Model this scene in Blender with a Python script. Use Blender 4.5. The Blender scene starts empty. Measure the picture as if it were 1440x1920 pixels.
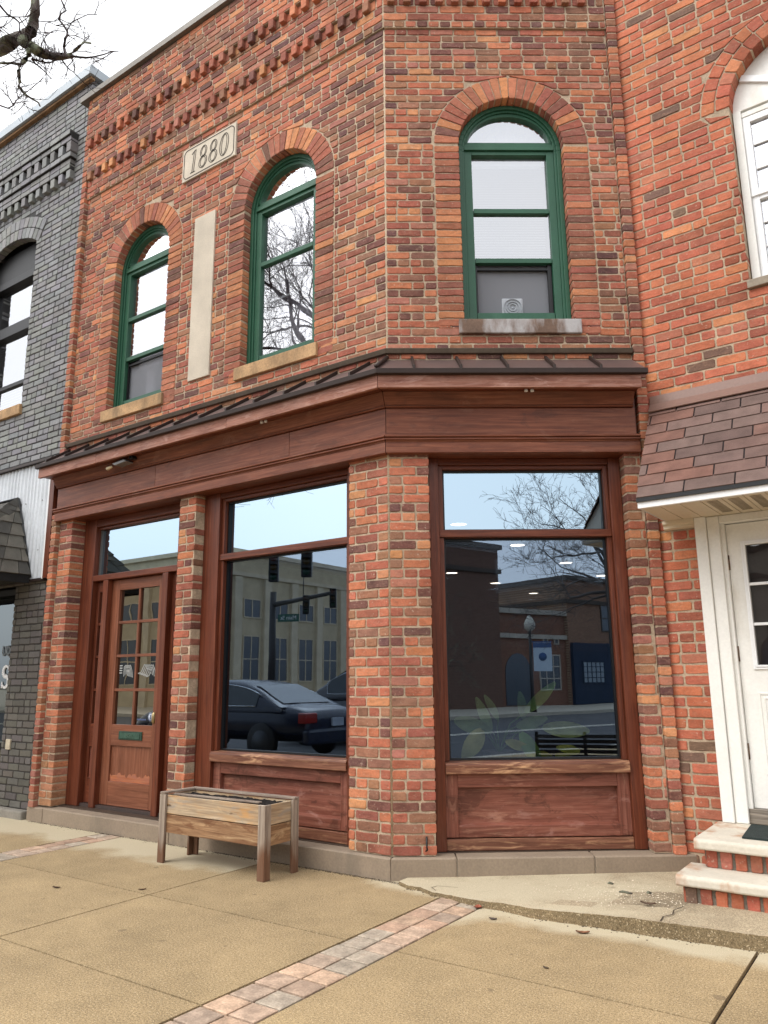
import bpy, math, random
from mathutils import Vector, Matrix
rng = random.Random(7)
S = bpy.context.scene
COL = S.collection
R_ = math.radians

# ------------------------------------------------------------------ frames
def norm2(x, y):
    l = math.hypot(x, y); return (x/l, y/l)
class Frame:                       # u along the wall, d into the wall, z up
    def __init__(s, o, ang):
        s.o = o; s.e = (math.cos(ang), math.sin(ang)); s.n = (-math.sin(ang), math.cos(ang))
    def __call__(s, u, d, z):
        return (s.o[0]+s.e[0]*u+s.n[0]*d, s.o[1]+s.e[1]*u+s.n[1]*d, s.o[2]+z)
CA = R_(35.783)
FL = Frame((0, 0, 0), 0.0)
FC = Frame((0, 0, 0), CA)
FR = Frame((1.945*math.cos(CA), 1.945*math.sin(CA), 0), R_(-1.84))
FW = Frame((0, 0, 0), 0.0)
TH = math.tan(CA/2)

def lin(c):
    return tuple(((v/255.0)/12.92 if v/255.0 <= .04045 else ((v/255.0+.055)/1.055)**2.4) for v in c)

# ------------------------------------------------------------------ mesh builder
class MB:
    def __init__(s):
        s.v = []; s.f = []; s.m = []; s.c = []; s.uv = []; s.sm = []
    def face(s, pts, mat=0, col=None, uv=None, smooth=False):
        b = len(s.v); s.v.extend(pts); s.f.append(tuple(range(b, b+len(pts))))
        s.m.append(mat); s.c.append(col or (.5, .5, .5, .5)); s.uv.append(uv or [(0, 0)]*len(pts)); s.sm.append(smooth)
    def idx(s, pts, faces, mat=0, col=None, uvs=None, smooth=False):
        b = len(s.v); s.v.extend(pts)
        for k, fc in enumerate(faces):
            s.f.append(tuple(b+i for i in fc)); s.m.append(mat); s.c.append(col or (.5, .5, .5, .5))
            s.uv.append(uvs[k] if uvs else [(0, 0)]*len(fc)); s.sm.append(smooth)
    def box(s, fr, u0, u1, d0, d1, z0, z1, mat=0, col=None, grain=None):
        P = [(u, d, z) for z in (z0, z1) for d in (d0, d1) for u in (u0, u1)]
        sz = (u1-u0, d1-d0, z1-z0)
        g = grain if grain is not None else max(range(3), key=lambda i: sz[i])
        F = [(0, 1, 5, 4), (1, 3, 7, 5), (3, 2, 6, 7), (2, 0, 4, 6), (4, 5, 7, 6), (2, 3, 1, 0)]
        ax = [(0, 2), (1, 2), (0, 2), (1, 2), (0, 1), (0, 1)]
        ro = (rng.random()*40, rng.random()*40)
        uvs = []
        for k, fc in enumerate(F):
            a = ax[k]; o = [i for i in a if i != g][0] if g in a else None
            if o is None: uu, vv = a
            else: uu, vv = g, o
            uvs.append([(P[i][uu]+ro[0], P[i][vv]+ro[1]+k*.37) for i in fc])
        s.idx([fr(*p) for p in P], F, mat, col, uvs)
    def prism(s, fr, pts, d0, d1, mat=0, col=None, gu=True):
        n = len(pts)
        a = [fr(p[0], d0, p[1]) for p in pts]; b = [fr(p[0], d1, p[1]) for p in pts]
        ro = rng.random()*30
        def uv(p, e=0): return (p[0]+ro, p[1]+e) if gu else (p[1]+ro, p[0]+e)
        F = [tuple(range(n)), tuple(range(2*n-1, n-1, -1))]
        U = [[uv(p) for p in pts], [uv(p) for p in reversed(pts)]]
        for i in range(n):
            j = (i+1) % n
            F.append((j, i, n+i, n+j)); U.append([uv(pts[j]), uv(pts[i]), uv(pts[i], .1), uv(pts[j], .1)])
        s.idx(a+b, F, mat, col, U)
    def sweep(s, fr, prof, ua, ub, mat=0, col=None, seg=1):     # prof: [(d,z)], ua/ub: functions of d
        n = len(prof); ro = rng.random()*30
        ln = [0]
        for i in range(n):
            j = (i+1) % n; ln.append(ln[-1]+math.hypot(prof[j][0]-prof[i][0], prof[j][1]-prof[i][1]))
        A = [fr(ua(d), d, z) for d, z in prof]; B = [fr(ub(d), d, z) for d, z in prof]
        F = [tuple(range(n-1, -1, -1)), tuple(range(n, 2*n))]
        U = [[(d+ro, z) for d, z in reversed(prof)], [(d+ro, z) for d, z in prof]]
        for i in range(n):
            j = (i+1) % n
            F.append((i, j, n+j, n+i))
            U.append([(ua(prof[i][0])+ro, ln[i]), (ua(prof[j][0])+ro, ln[i+1]), (ub(prof[j][0])+ro, ln[i+1]), (ub(prof[i][0])+ro, ln[i])])
        s.idx(A+B, F, mat, col, U)
    def tube(s, pts, rad, sides=8, mat=0, col=None, cap=True):
        P = [Vector(p) for p in pts]; n = len(P); V = []
        up = Vector((.137, .31, .94))
        for i in range(n):
            t = (P[min(i+1, n-1)]-P[max(i-1, 0)])
            if t.length < 1e-6: t = Vector((0, 0, 1))
            t.normalize(); a = t.cross(up)
            if a.length < 1e-3: a = t.cross(Vector((1, 0, 0)))
            a.normalize(); b = t.cross(a)
            r = rad[i] if isinstance(rad, (list, tuple)) else rad
            for k in range(sides):
                q = 2*math.pi*k/sides
                V.append(tuple(P[i]+a*(r*math.cos(q))+b*(r*math.sin(q))))
        F = []; U = []
        L = 0
        for i in range(n-1):
            L2 = L+(P[i+1]-P[i]).length
            for k in range(sides):
                k2 = (k+1) % sides
                F.append((i*sides+k, i*sides+k2, (i+1)*sides+k2, (i+1)*sides+k))
                U.append([(L, k/sides), (L, (k+1)/sides), (L2, (k+1)/sides), (L2, k/sides)])
            L = L2
        if cap:
            F.append(tuple(range(sides-1, -1, -1))); U.append([(0, 0)]*sides)
            F.append(tuple(range((n-1)*sides, n*sides))); U.append([(0, 0)]*sides)
        s.idx(V, F, mat, col, U, smooth=sides > 4)
    def disc(s, c, r, nrm, th=.004, sides=20, mat=0):
        c = Vector(c); nrm = Vector(nrm).normalized()
        s.tube([c, c+nrm*th], r, sides, mat)
    def lathe(s, c, prof, sides=20, mat=0, col=None):           # prof [(r,z)]
        V = []; F = []
        for r, z in prof:
            for k in range(sides):
                q = 2*math.pi*k/sides; V.append((c[0]+r*math.cos(q), c[1]+r*math.sin(q), c[2]+z))
        for i in range(len(prof)-1):
            for k in range(sides):
                k2 = (k+1) % sides; F.append((i*sides+k, i*sides+k2, (i+1)*sides+k2, (i+1)*sides+k))
        F.append(tuple(range(sides-1, -1, -1))); F.append(tuple(range((len(prof)-1)*sides, len(prof)*sides)))
        s.idx(V, F, mat, col, smooth=True)
    def build(s, name, mats, parent=None, bevel=0.0, label=None, origin=None):
        org = Vector(origin or (0, 0, 0))
        root = parent
        while root is not None and root.parent: root = root.parent
        if root is not None: org = Vector(root.location)
        me = bpy.data.meshes.new(name)
        me.from_pydata([tuple(Vector(p)-org) for p in s.v], [], s.f)
        if not isinstance(mats, (list, tuple)): mats = [mats]
        for m in mats: me.materials.append(m)
        me.polygons.foreach_set('material_index', s.m)
        me.polygons.foreach_set('use_smooth', s.sm)
        at = me.attributes.new('bc', 'FLOAT_COLOR', 'FACE')
        at.data.foreach_set('color', [x for c in s.c for x in c])
        uv = me.uv_layers.new(name='UVMap')
        uv.data.foreach_set('uv', [x for f in s.uv for p in f for x in p])
        me.validate(); me.update()
        o = bpy.data.objects.new(name, me); COL.objects.link(o)
        if parent is None: o.location = org
        else: o.parent = parent
        if bevel:
            b = o.modifiers.new('Bevel', 'BEVEL'); b.width = bevel; b.segments = 2; b.limit_method = 'ANGLE'; b.angle_limit = R_(40)
        if label: o['label'] = label
        return o

def thing(name, label, cat, loc, group=None):
    o = bpy.data.objects.new(name, None); COL.objects.link(o); o.location = loc
    o.empty_display_size = .2
    o['label'] = label; o['category'] = cat
    if group: o['group'] = group
    return o
def tag(o, label, cat, group=None):
    o['label'] = label; o['category'] = cat
    if group: o['group'] = group
    return o
def struct(o, kind='structure', label=None, cat=None):
    o['kind'] = kind
    if label: o['label'] = label
    if cat: o['category'] = cat
    return o

# ------------------------------------------------------------------ materials
class NT:
    def __init__(s, name):
        s.mat = bpy.data.materials.new(name); s.mat.use_nodes = True
        s.t = s.mat.node_tree; s.t.nodes.clear()
        s.out = s.t.nodes.new('ShaderNodeOutputMaterial')
    def n(s, typ, **kw):
        nd = s.t.nodes.new(typ)
        for k, v in kw.items():
            if k.startswith('i_'):
                key = k[2:]
                key = int(key) if key.isdigit() else key
                nd.inputs[key].default_value = v
            else: setattr(nd, k, v)
        return nd
    def l(s, a, b): s.t.links.new(a, b)
    def coord(s, kind='Object'): return s.n('ShaderNodeTexCoord').outputs[kind]
    def noise(s, vec, scale, detail=4, rough=.55, dist=0.0):
        nd = s.n('ShaderNodeTexNoise'); nd.inputs['Scale'].default_value = scale; nd.inputs['Detail'].default_value = detail
        nd.inputs['Roughness'].default_value = rough; nd.inputs['Distortion'].default_value = dist
        s.l(vec, nd.inputs['Vector']); return nd.outputs['Fac']
    def mapping(s, vec, scale=(1, 1, 1), loc=(0, 0, 0), rot=(0, 0, 0)):
        nd = s.n('ShaderNodeMapping'); nd.inputs['Scale'].default_value = scale; nd.inputs['Location'].default_value = loc; nd.inputs['Rotation'].default_value = rot
        s.l(vec, nd.inputs['Vector']); return nd.outputs[0]
    def ramp(s, fac, stops, interp='LINEAR'):
        nd = s.n('ShaderNodeValToRGB'); nd.color_ramp.interpolation = interp; e = nd.color_ramp.elements
        while len(e) < len(stops): e.new(.5)
        for i, (p, c) in enumerate(stops):
            e[i].position = p; e[i].color = (c, c, c, 1) if isinstance(c, (int, float)) else (*c[:3], 1)
        s.l(fac, nd.inputs[0]); return nd.outputs[0]
    def mix(s, a, b, fac, mode='MIX'):
        nd = s.n('ShaderNodeMix', data_type='RGBA', blend_type=mode)
        for val, i in ((fac, 0), (a, 6), (b, 7)):
            if isinstance(val, (int, float)) and i == 0: nd.inputs[0].default_value = val
            elif isinstance(val, (tuple, list)): nd.inputs[i].default_value = (*val[:3], 1)
            elif isinstance(val, (int, float)): nd.inputs[i].default_value = (val, val, val, 1)
            else: s.l(val, nd.inputs[i])
        return nd.outputs[2]
    def math(s, a, b, op='MULTIPLY'):
        nd = s.n('ShaderNodeMath', operation=op)
        for i, v in enumerate((a, b)):
            if isinstance(v, (int, float)): nd.inputs[i].default_value = v
            else: s.l(v, nd.inputs[i])
        return nd.outputs[0]
    def bump(s, h, strength=.3, dist=.01):
        nd = s.n('ShaderNodeBump'); nd.inputs['Strength'].default_value = strength; nd.inputs['Distance'].default_value = dist
        s.l(h, nd.inputs['Height']); return nd.outputs[0]
    def bsdf(s, color, rough=.8, normal=None, metal=0.0, spec=.4):
        b = s.n('ShaderNodeBsdfPrincipled')
        if isinstance(color, (tuple, list)): b.inputs['Base Color'].default_value = (*color[:3], 1)
        else: s.l(color, b.inputs['Base Color'])
        if isinstance(rough, (int, float)): b.inputs['Roughness'].default_value = rough
        else: s.l(rough, b.inputs['Roughness'])
        b.inputs['Metallic'].default_value = metal; b.inputs['Specular IOR Level'].default_value = spec
        if normal is not None: s.l(normal, b.inputs['Normal'])
        s.l(b.outputs[0], s.out.inputs[0]); return b
    def attr(s, name='bc'):
        nd = s.n('ShaderNodeAttribute'); nd.attribute_name = name; return nd

def m_brick(name, scuff=(.42, .25, .17), amount=.5, mott=1.0):
    t = NT(name); co = t.coord(); a = t.attr()
    v = t.n('ShaderNodeVectorMath', operation='ADD'); t.l(co, v.inputs[0])
    sc = t.n('ShaderNodeVectorMath', operation='SCALE'); t.l(a.outputs['Color'], sc.inputs[0]); sc.inputs['Scale'].default_value = 3.0
    t.l(sc.outputs[0], v.inputs[1]); vec = v.outputs[0]
    st = t.mapping(vec, (1, 1, 2.2))
    n1 = t.noise(st, 14, 5, .6, .6); n2 = t.noise(vec, 70, 4, .65); n3 = t.noise(st, 30, 5, .6, 1.4)
    c = t.mix(a.outputs['Color'], t.ramp(n1, [(.3, .66), (.5, .98), (.72, 1.2)]), .8*mott, 'MULTIPLY')
    c = t.mix(c, t.ramp(n2, [(.3, .74), (.6, 1.1)]), .55, 'MULTIPLY')
    c = t.mix(c, scuff, t.math(t.ramp(n3, [(.52, 0), (.72, 1)]), amount))
    n6 = t.noise(vec, 48, 3, .5, .3)
    c = t.mix(c, lin((206, 184, 164)), t.math(t.ramp(n6, [(.66, 0), (.73, 1)]), .5))
    n4 = t.noise(t.mapping(co, (1, 1, .6)), .9, 4)
    c = t.mix(c, t.ramp(n4, [(.3, .74), (.7, 1.14)]), .8, 'MULTIPLY')
    n7 = t.noise(t.mapping(co, (2.2, 2.2, .5)), 1.6, 5, .6)
    c = t.mix(c, t.ramp(n7, [(.32, .72), (.5, 1.0), (.7, 1.08)]), .7, 'MULTIPLY')
    t.bsdf(c, .88, t.bump(t.mix(n2, n1, .5), .75, .006), spec=.25)
    return t.mat
def m_plain(name, col, rough=.6, var=.25, scale=6, bump=.15, bscale=60, metal=0, spec=.4, attr=False, dirt=None):
    t = NT(name); co = t.coord()
    n1 = t.noise(co, scale, 5); n2 = t.noise(co, bscale, 4)
    base = t.attr().outputs['Color'] if attr else col
    c = t.mix(base, t.ramp(n1, [(.3, 1-var), (.7, 1+var*.6)]), 1.0, 'MULTIPLY')
    c = t.mix(c, t.ramp(n2, [(.3, 1-var*.7), (.7, 1+var*.5)]), 1.0, 'MULTIPLY')
    if dirt:
        nd = t.noise(t.mapping(co, (1, 1, .35)), dirt[1], 6, .65)
        c = t.mix(c, dirt[0], t.math(t.ramp(nd, [(dirt[2], 0), (dirt[2]+.14, 1)]), dirt[3]))
    t.bsdf(c, rough, t.bump(n2, bump, .004) if bump else None, metal, spec)
    return t.mat
def m_wood(name, dark, mid, light, worn=None, wornamt=0.0, rough=.45, wornthr=.55, var=1.0, patch=None, knots=False):
    t = NT(name); uv = t.coord('UV'); co = t.coord()
    g1 = t.noise(t.mapping(uv, (1.1, 26, 1)), 1.6, 7, .62, .9)
    g2 = t.noise(t.mapping(uv, (3.0, 130, 1)), 1.6, 4, .6, .2)
    g3 = t.noise(t.mapping(uv, (.8, 2.5, 1)), 1.7, 4, .6)
    c = t.ramp(g1, [(.30, dark), (.5, mid), (.70, light)])
    c = t.mix(c, t.ramp(g2, [(.3, .72), (.65, 1.12)]), .7, 'MULTIPLY')
    c = t.mix(c, t.ramp(g3, [(.3, .72), (.7, 1.22)]), .8*var, 'MULTIPLY')
    if patch:
        pn = t.noise(t.mapping(co, (1, 1, 2.0)), 3.4, 7, .68, .8)
        c = t.mix(c, patch[0], t.math(t.ramp(pn, [(patch[1], 0), (patch[1]+.07, 1)]), patch[2]))
        c = t.mix(c, patch[3], t.math(t.ramp(pn, [(.34, 1), (.42, 0)]), patch[4]))
    if knots:
        kn = t.noise(t.mapping(uv, (4.0, 11, 1)), 1.5, 1, .3)
        c = t.mix(c, lin((62, 46, 36)), t.math(t.ramp(kn, [(.735, 0), (.765, 1)]), .85))
    if worn:
        w = t.noise(t.mapping(uv, (2.2, 14, 1)), 1.5, 8, .68, 1.2)
        w2 = t.noise(co, 2.6, 4, .6)
        wf = t.math(t.ramp(w, [(wornthr-.06, 0), (wornthr+.10, 1)]), t.ramp(w2, [(.38, .15), (.62, 1)]))
        c = t.mix(c, worn, t.math(wf, wornamt))
    t.bsdf(c, rough, t.bump(t.mix(g1, g2, .6), .35, .003), spec=.35)
    return t.mat
def m_glass(name, gcol, fac, tint=(1, 1, 1), rough=0.0, ripple=0.0):
    t = NT(name)
    g = t.n('ShaderNodeBsdfGlossy'); g.inputs['Color'].default_value = (*gcol, 1); g.inputs['Roughness'].default_value = rough
    tr = t.n('ShaderNodeBsdfTransparent'); tr.inputs['Color'].default_value = (*tint, 1)
    lw = t.n('ShaderNodeLayerWeight'); lw.inputs['Blend'].default_value = .25
    f = t.math(t.math(lw.outputs['Fresnel'], 1.0), fac, 'ADD')
    f = t.math(f, .97, 'MINIMUM')
    mx = t.n('ShaderNodeMixShader'); t.l(f, mx.inputs[0]); t.l(tr.outputs[0], mx.inputs[1]); t.l(g.outputs[0], mx.inputs[2])
    if ripple:
        n = t.noise(t.coord(), 1.6, 2); t.l(t.bump(n, ripple, .02), g.inputs['Normal'])
    t.l(mx.outputs[0], t.out.inputs[0]); return t.mat
def m_emit(name, col, st):
    t = NT(name); e = t.n('ShaderNodeEmission'); e.inputs[0].default_value = (*col, 1); e.inputs[1].default_value = st
    t.l(e.outputs[0], t.out.inputs[0]); return t.mat

MBR = m_brick('red_brick')
MBO = m_brick('orange_brick', (.46, .26, .17), .5, .8)
MBG = m_plain('grey_painted_brick', None, .62, .16, 5, .7, 45, attr=True)
MMO = m_plain('beige_mortar', lin((184, 164, 140)), .95, .3, 14, .8, 90)
MMG = m_plain('shade_darkened_mortar', lin((54, 53, 53)), .8, .2, 14, .5, 90)  # same paint as the bricks; shade of the recessed joints put into the colour
MMR = m_plain('tan_mortar', lin((178, 158, 134)), .95, .3, 14, .8, 90)
MSTONE = m_plain('limestone', lin((200, 188, 170)), .85, .14, 4, .25, 90)
MSILL = m_plain('sandstone_sill', lin((188, 152, 112)), .9, .3, 5, .5, 60, dirt=(lin((110, 92, 72)), 4, .5, .7))
MSILLP = m_plain('peeling_painted_sill', lin((112, 90, 76)), .8, .25, 8, .5, 50, dirt=(lin((176, 174, 174)), 3.2, .50, .9))
MENG = m_plain('engraved_dark', lin((66, 60, 54)), .9, .1)
MGREEN = m_plain('dark_green_paint', lin((42, 88, 66)), .42, .16, 3, .08, 80, dirt=(lin((70, 108, 88)), 5, .55, .35))
MCANM = m_plain('bronze_metal', lin((104, 86, 82)), .42, .12, 2, .03, 30, metal=.25)
MCAND = m_plain('dark_bronze_metal', lin((52, 40, 36)), .5, .15, 3, .05, 30, metal=.2)
MFLASH = m_plain('flashing_metal', lin((98, 86, 74)), .5, .22, 4, .05, 30, metal=.2)
MWFAS = m_wood('weathered_fascia_wood', lin((122, 72, 56)), lin((147, 97, 78)), lin((170, 122, 103)), lin((190, 150, 136)), .55, .55, .52, patch=(lin((112, 70, 56)), .56, .6, lin((186, 148, 136)), .6))
MWENT = m_wood('stained_entablature_wood', lin((92, 48, 32)), lin((116, 64, 43)), lin((138, 84, 60)), lin((150, 104, 84)), .35, .5, .58, patch=(lin((82, 46, 34)), .58, .5, lin((136, 96, 78)), .4))
MWFRM = m_wood('stained_frame_wood', lin((76, 38, 25)), lin((102, 51, 33)), lin((120, 67, 45)), lin((132, 90, 76)), .3, .38, .60)
MWWORN = m_wood('worn_panel_wood', lin((100, 54, 42)), lin((124, 72, 57)), lin((146, 93, 77)), lin((176, 128, 106)), .6, .5, .57, patch=(lin((84, 46, 34)), .54, .75, lin((158, 116, 104)), .6))
MWSILL = m_wood('flaking_sill_wood', lin((88, 50, 36)), lin((116, 74, 56)), lin((146, 100, 78)), lin((205, 160, 120)), .9, .5, .57)
MWDOOR = m_wood('varnished_door_wood', lin((100, 56, 37)), lin((124, 74, 52)), lin((143, 91, 68)), lin((150, 104, 88)), .3, .4, .6)
MWRAW = m_wood('bare_worn_orange_wood', lin((142, 80, 50)), lin((172, 102, 66)), lin((184, 124, 90)), lin((150, 96, 78)), .8, .6, .5)
MPLINTH = m_plain('plinth_stone', lin((146, 130, 112)), .8, .16, 3, .3, 70, dirt=(lin((112, 102, 90)), 2.2, .56, .6))
MALU = m_plain('window_spacer', lin((120, 116, 112)), .4, .1, metal=.5)
MDARK = m_plain('interior_dark', lin((48, 46, 46)), .9, .2)
MCEIL = m_plain('interior_ceiling', lin((96, 92, 88)), .9, .05)
MFLOOR = m_plain('interior_floor', lin((70, 56, 46)), .6, .15)
MWHITE = m_plain('white_paint', lin((232, 230, 224)), .5, .06, 3, .08, 60, dirt=(lin((196, 186, 170)), 2.5, .58, .5))
MVINYL = m_plain('white_vinyl', lin((236, 236, 236)), .4, .04, 3, .03)
MSOFF = m_plain('almond_soffit', lin((206, 192, 168)), .55, .06, 3, .05)
MBLIND = m_plain('blind_slat', lin((232, 234, 236)), .6, .04)
MCURT = m_plain('curtain_cloth', lin((222, 220, 228)), .9, .1, 8)
MSCREEN = m_plain('insect_screen', lin((92, 94, 98)), .7, .1)
MCORR = m_plain('galvanised_sheet', lin((206, 210, 214)), .42, .10, 3, .04, 40, metal=.15)
MBLK = m_plain('black_paint', lin((24, 24, 26)), .45, .15)
MROOFR = m_plain('brown_asphalt_shingle', None, .95, .22, 9, .9, 260, attr=True)
MROOFG = m_plain('grey_asphalt_shingle', None, .95, .22, 9, .9, 260, attr=True)
MBRNZ = m_plain('brown_aluminium', lin((124, 94, 82)), .45, .12, 2, .03)
MGRN = m_plain('verdigris_bronze', lin((46, 74, 62)), .5, .25, 20, .3, 60, metal=.3)
MMAT = m_plain('green_door_mat', lin((40, 50, 48)), .98, .3, 30, .9, 300)
MLEAFD = m_plain('dry_leaf', lin((128, 72, 48)), .9, .3, 20)
MSOIL = m_plain('dark_soil', lin((34, 27, 24)), .98, .5, 30, 1, 120)
MDIRT = m_plain('dirt_crumbs', lin((70, 58, 46)), .98, .4, 30, 1, 120)
MPLANT = m_wood('grey_weathered_wood', lin((128, 108, 88)), lin((178, 156, 128)), lin((206, 186, 158)), lin((196, 146, 88)), .8, .8, .50, patch=(lin((150, 142, 132)), .54, .6, lin((206, 178, 136)), .6), knots=True)
MPLANTB = m_wood('damp_stained_wood', lin((104, 74, 52)), lin((150, 116, 84)), lin((190, 158, 120)), lin((108, 66, 40)), .85, .8, .50, patch=(lin((112, 72, 46)), .53, .75, lin((200, 170, 130)), .6), knots=True)
def m_leg():
    mt = m_wood('grey_post_wood', lin((118, 104, 94)), lin((152, 137, 122)), lin((184, 170, 154)), lin((104, 66, 42)), .5, .85, .56)
    nt_ = mt.node_tree; b = next(n for n in nt_.nodes if n.type == 'BSDF_PRINCIPLED'); lk = b.inputs['Base Color'].links[0].from_socket
    tc_ = nt_.nodes.new('ShaderNodeTexCoord'); sp_ = nt_.nodes.new('ShaderNodeSeparateXYZ'); nt_.links.new(tc_.outputs['Object'], sp_.inputs[0])
    nz_ = nt_.nodes.new('ShaderNodeTexNoise'); nz_.inputs['Scale'].default_value = 9; nz_.inputs['Detail'].default_value = 6; mp_ = nt_.nodes.new('ShaderNodeMapping'); mp_.inputs['Scale'].default_value = (2, 2, .35)
    nt_.links.new(tc_.outputs['Object'], mp_.inputs[0]); nt_.links.new(mp_.outputs[0], nz_.inputs['Vector'])
    a_ = nt_.nodes.new('ShaderNodeMath'); a_.operation = 'MULTIPLY_ADD'; nt_.links.new(nz_.outputs['Fac'], a_.inputs[0]); a_.inputs[1].default_value = -.42; nt_.links.new(sp_.outputs['Z'], a_.inputs[2])
    rm = nt_.nodes.new('ShaderNodeMapRange'); rm.inputs[1].default_value = -.10; rm.inputs[2].default_value = .02; rm.inputs[3].default_value = .85; rm.inputs[4].default_value = 0
    nt_.links.new(a_.outputs[0], rm.inputs[0]); mx_ = nt_.nodes.new('ShaderNodeMix'); mx_.data_type = 'RGBA'; nt_.links.new(rm.outputs[0], mx_.inputs[0]); nt_.links.new(lk, mx_.inputs[6])
    mx_.inputs[7].default_value = (*lin((104, 68, 44)), 1); nt_.links.new(mx_.outputs[2], b.inputs['Base Color']); mt.name = 'damp_footed_post_wood'; return mt
MLEGD = m_leg()
MLEG = m_wood('grey_post_wood', lin((116, 102, 92)), lin((148, 132, 118)), lin((178, 164, 148)), lin((104, 66, 42)), .6, .85, .56)
MBARK = m_plain('dark_bark', lin((84, 76, 70)), .95, .3, 10, .8, 40, dirt=(lin((142, 150, 124)), 3.0, .46, .85))
MBARKT = m_plain('twig_bark', lin((72, 62, 62)), .95, .25, 10)
MBARKP = m_plain('pale_bark', lin((134, 126, 116)), .9, .3, 8, .6, 40)
MASPH = m_plain('asphalt', lin((74, 74, 76)), .9, .2, 3, .6, 150)
GL_TR = m_glass('transom_glass', (.42, .54, .64), .80, (.6, .65, .7))
GL_LO = m_glass('tinted_shop_glass', (.335, .43, .55), .48, (.88, .88, .88), ripple=.012)
GL_UP = m_glass('upper_window_glass', (.90, .91, .94), .46, (.93, .94, .95), ripple=.10)
GL_IN = m_glass('inner_shop_glass', (.40, .50, .62), .09, (.95, .92, .92))
GL_DR = m_glass('door_glass', (.50, .50, .47), .55, (.5, .5, .5), ripple=.05)
GL_GR = m_glass('grey_shop_glass', (.3, .34, .36), .45, (.5, .5, .5))
GL_RD = m_glass('right_door_glass', (.24, .24, .24), .45, (.6, .57, .57), ripple=.3)

def m_concrete():
    t = NT('tan_concrete'); co = t.coord(); a = t.attr()
    sp = t.n('ShaderNodeSeparateXYZ'); t.l(co, sp.inputs[0])
    n1 = t.noise(co, 1.3, 5); n2 = t.noise(co, 210, 2, .6); n3 = t.noise(co, 95, 3, .7); n5 = t.noise(co, 7, 5, .6)
    c = t.mix(a.outputs['Color'], t.ramp(n1, [(.3, .84), (.7, 1.14)]), 1.0, 'MULTIPLY')
    c = t.mix(c, t.ramp(n3, [(.34, .66), (.5, .98), (.66, 1.30)]), .85, 'MULTIPLY')
    c = t.mix(c, t.ramp(n2, [(.36, .5), (.5, 1.0), (.66, 1.45)]), .8, 'MULTIPLY')
    c = t.mix(c, t.ramp(n5, [(.35, .9), (.65, 1.08)]), .8, 'MULTIPLY')
    sk = t.noise(co, 120, 2, .5)
    c = t.mix(c, lin((96, 78, 58)), t.math(t.ramp(sk, [(.62, 0), (.68, 1)]), .55))
    c = t.mix(c, lin((226, 208, 176)), t.math(t.ramp(sk, [(.32, 1), (.38, 0)]), .5))
    st = t.noise(co, 2.3, 6, .7, .5)
    c = t.mix(c, lin((128, 106, 80)), t.math(t.ramp(st, [(.60, 0), (.72, 1)]), .28))
    gum = t.noise(co, 9, 1, .3)
    c = t.mix(c, lin((104, 88, 70)), t.math(t.ramp(gum, [(.76, 0), (.78, 1)]), .5))
    # sealer worn off beside the stone plinth: paler cement shows
    uv = t.n('ShaderNodeUVMap'); su = t.n('ShaderNodeSeparateXYZ'); t.l(uv.outputs[0], su.inputs[0])
    e = t.math(su.outputs[0], t.math(t.noise(co, 2.2, 5, .65), .9), 'ADD')
    c = t.mix(c, t.mix(lin((196, 184, 157)), t.ramp(n2, [(.36, .8), (.64, 1.1)]), 1.0, 'MULTIPLY'), t.math(t.ramp(e, [(.74, 0), (1.22, 1)]), .85))
    t.bsdf(c, .9, t.bump(t.mix(n2, n3, .4), .55, .004), spec=.25)
    return t.mat
MCONC = m_concrete()
MPAVE = m_plain('pinkish_paver', None, .92, .34, 14, .9, 95, attr=True, dirt=(lin((150, 128, 110)), 24, .55, .6))

# ------------------------------------------------------------------ brickwork
PAL_M = [((196, 118, 80), 3.2), ((184, 105, 75), 3.6), ((168, 94, 72), 3.2), ((150, 86, 68), 2.8), ((122, 77, 68), 2.0), ((110, 74, 69), 1.0), ((158, 108, 80), 2.4), ((204, 136, 90), 1.2), ((176, 112, 92), 1.9), ((142, 98, 78), 2)]
PAL_A = [((186, 114, 80), 3), ((168, 100, 76), 3), ((146, 90, 72), 2), ((200, 128, 84), 2), ((166, 94, 74), 2), ((126, 84, 72), 1.2)]
PAL_O = [((194, 107, 74), 4), ((184, 99, 71), 4), ((174, 92, 68), 3), ((198, 116, 78), 1.4), ((158, 87, 67), 1.3), ((182, 108, 84), 1.3), ((202, 130, 82), .5), ((118, 90, 75), .5)]
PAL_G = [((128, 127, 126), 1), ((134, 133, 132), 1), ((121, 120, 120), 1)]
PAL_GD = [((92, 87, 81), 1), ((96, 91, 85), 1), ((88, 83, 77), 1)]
def pick(pal, r=None):
    r = r or rng
    c = r.choices([p[0] for p in pal], [p[1] for p in pal])[0]
    k = r.uniform(.88, 1.10); l = lin(c); g_ = (l[0]*.3+l[1]*.6+l[2]*.1); l = tuple(v*.91+g_*.09 for v in l)
    return (l[0]*k, l[1]*k*r.uniform(.95, 1.06), l[2]*k*r.uniform(.93, 1.08), r.random())
CH = .0677
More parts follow.
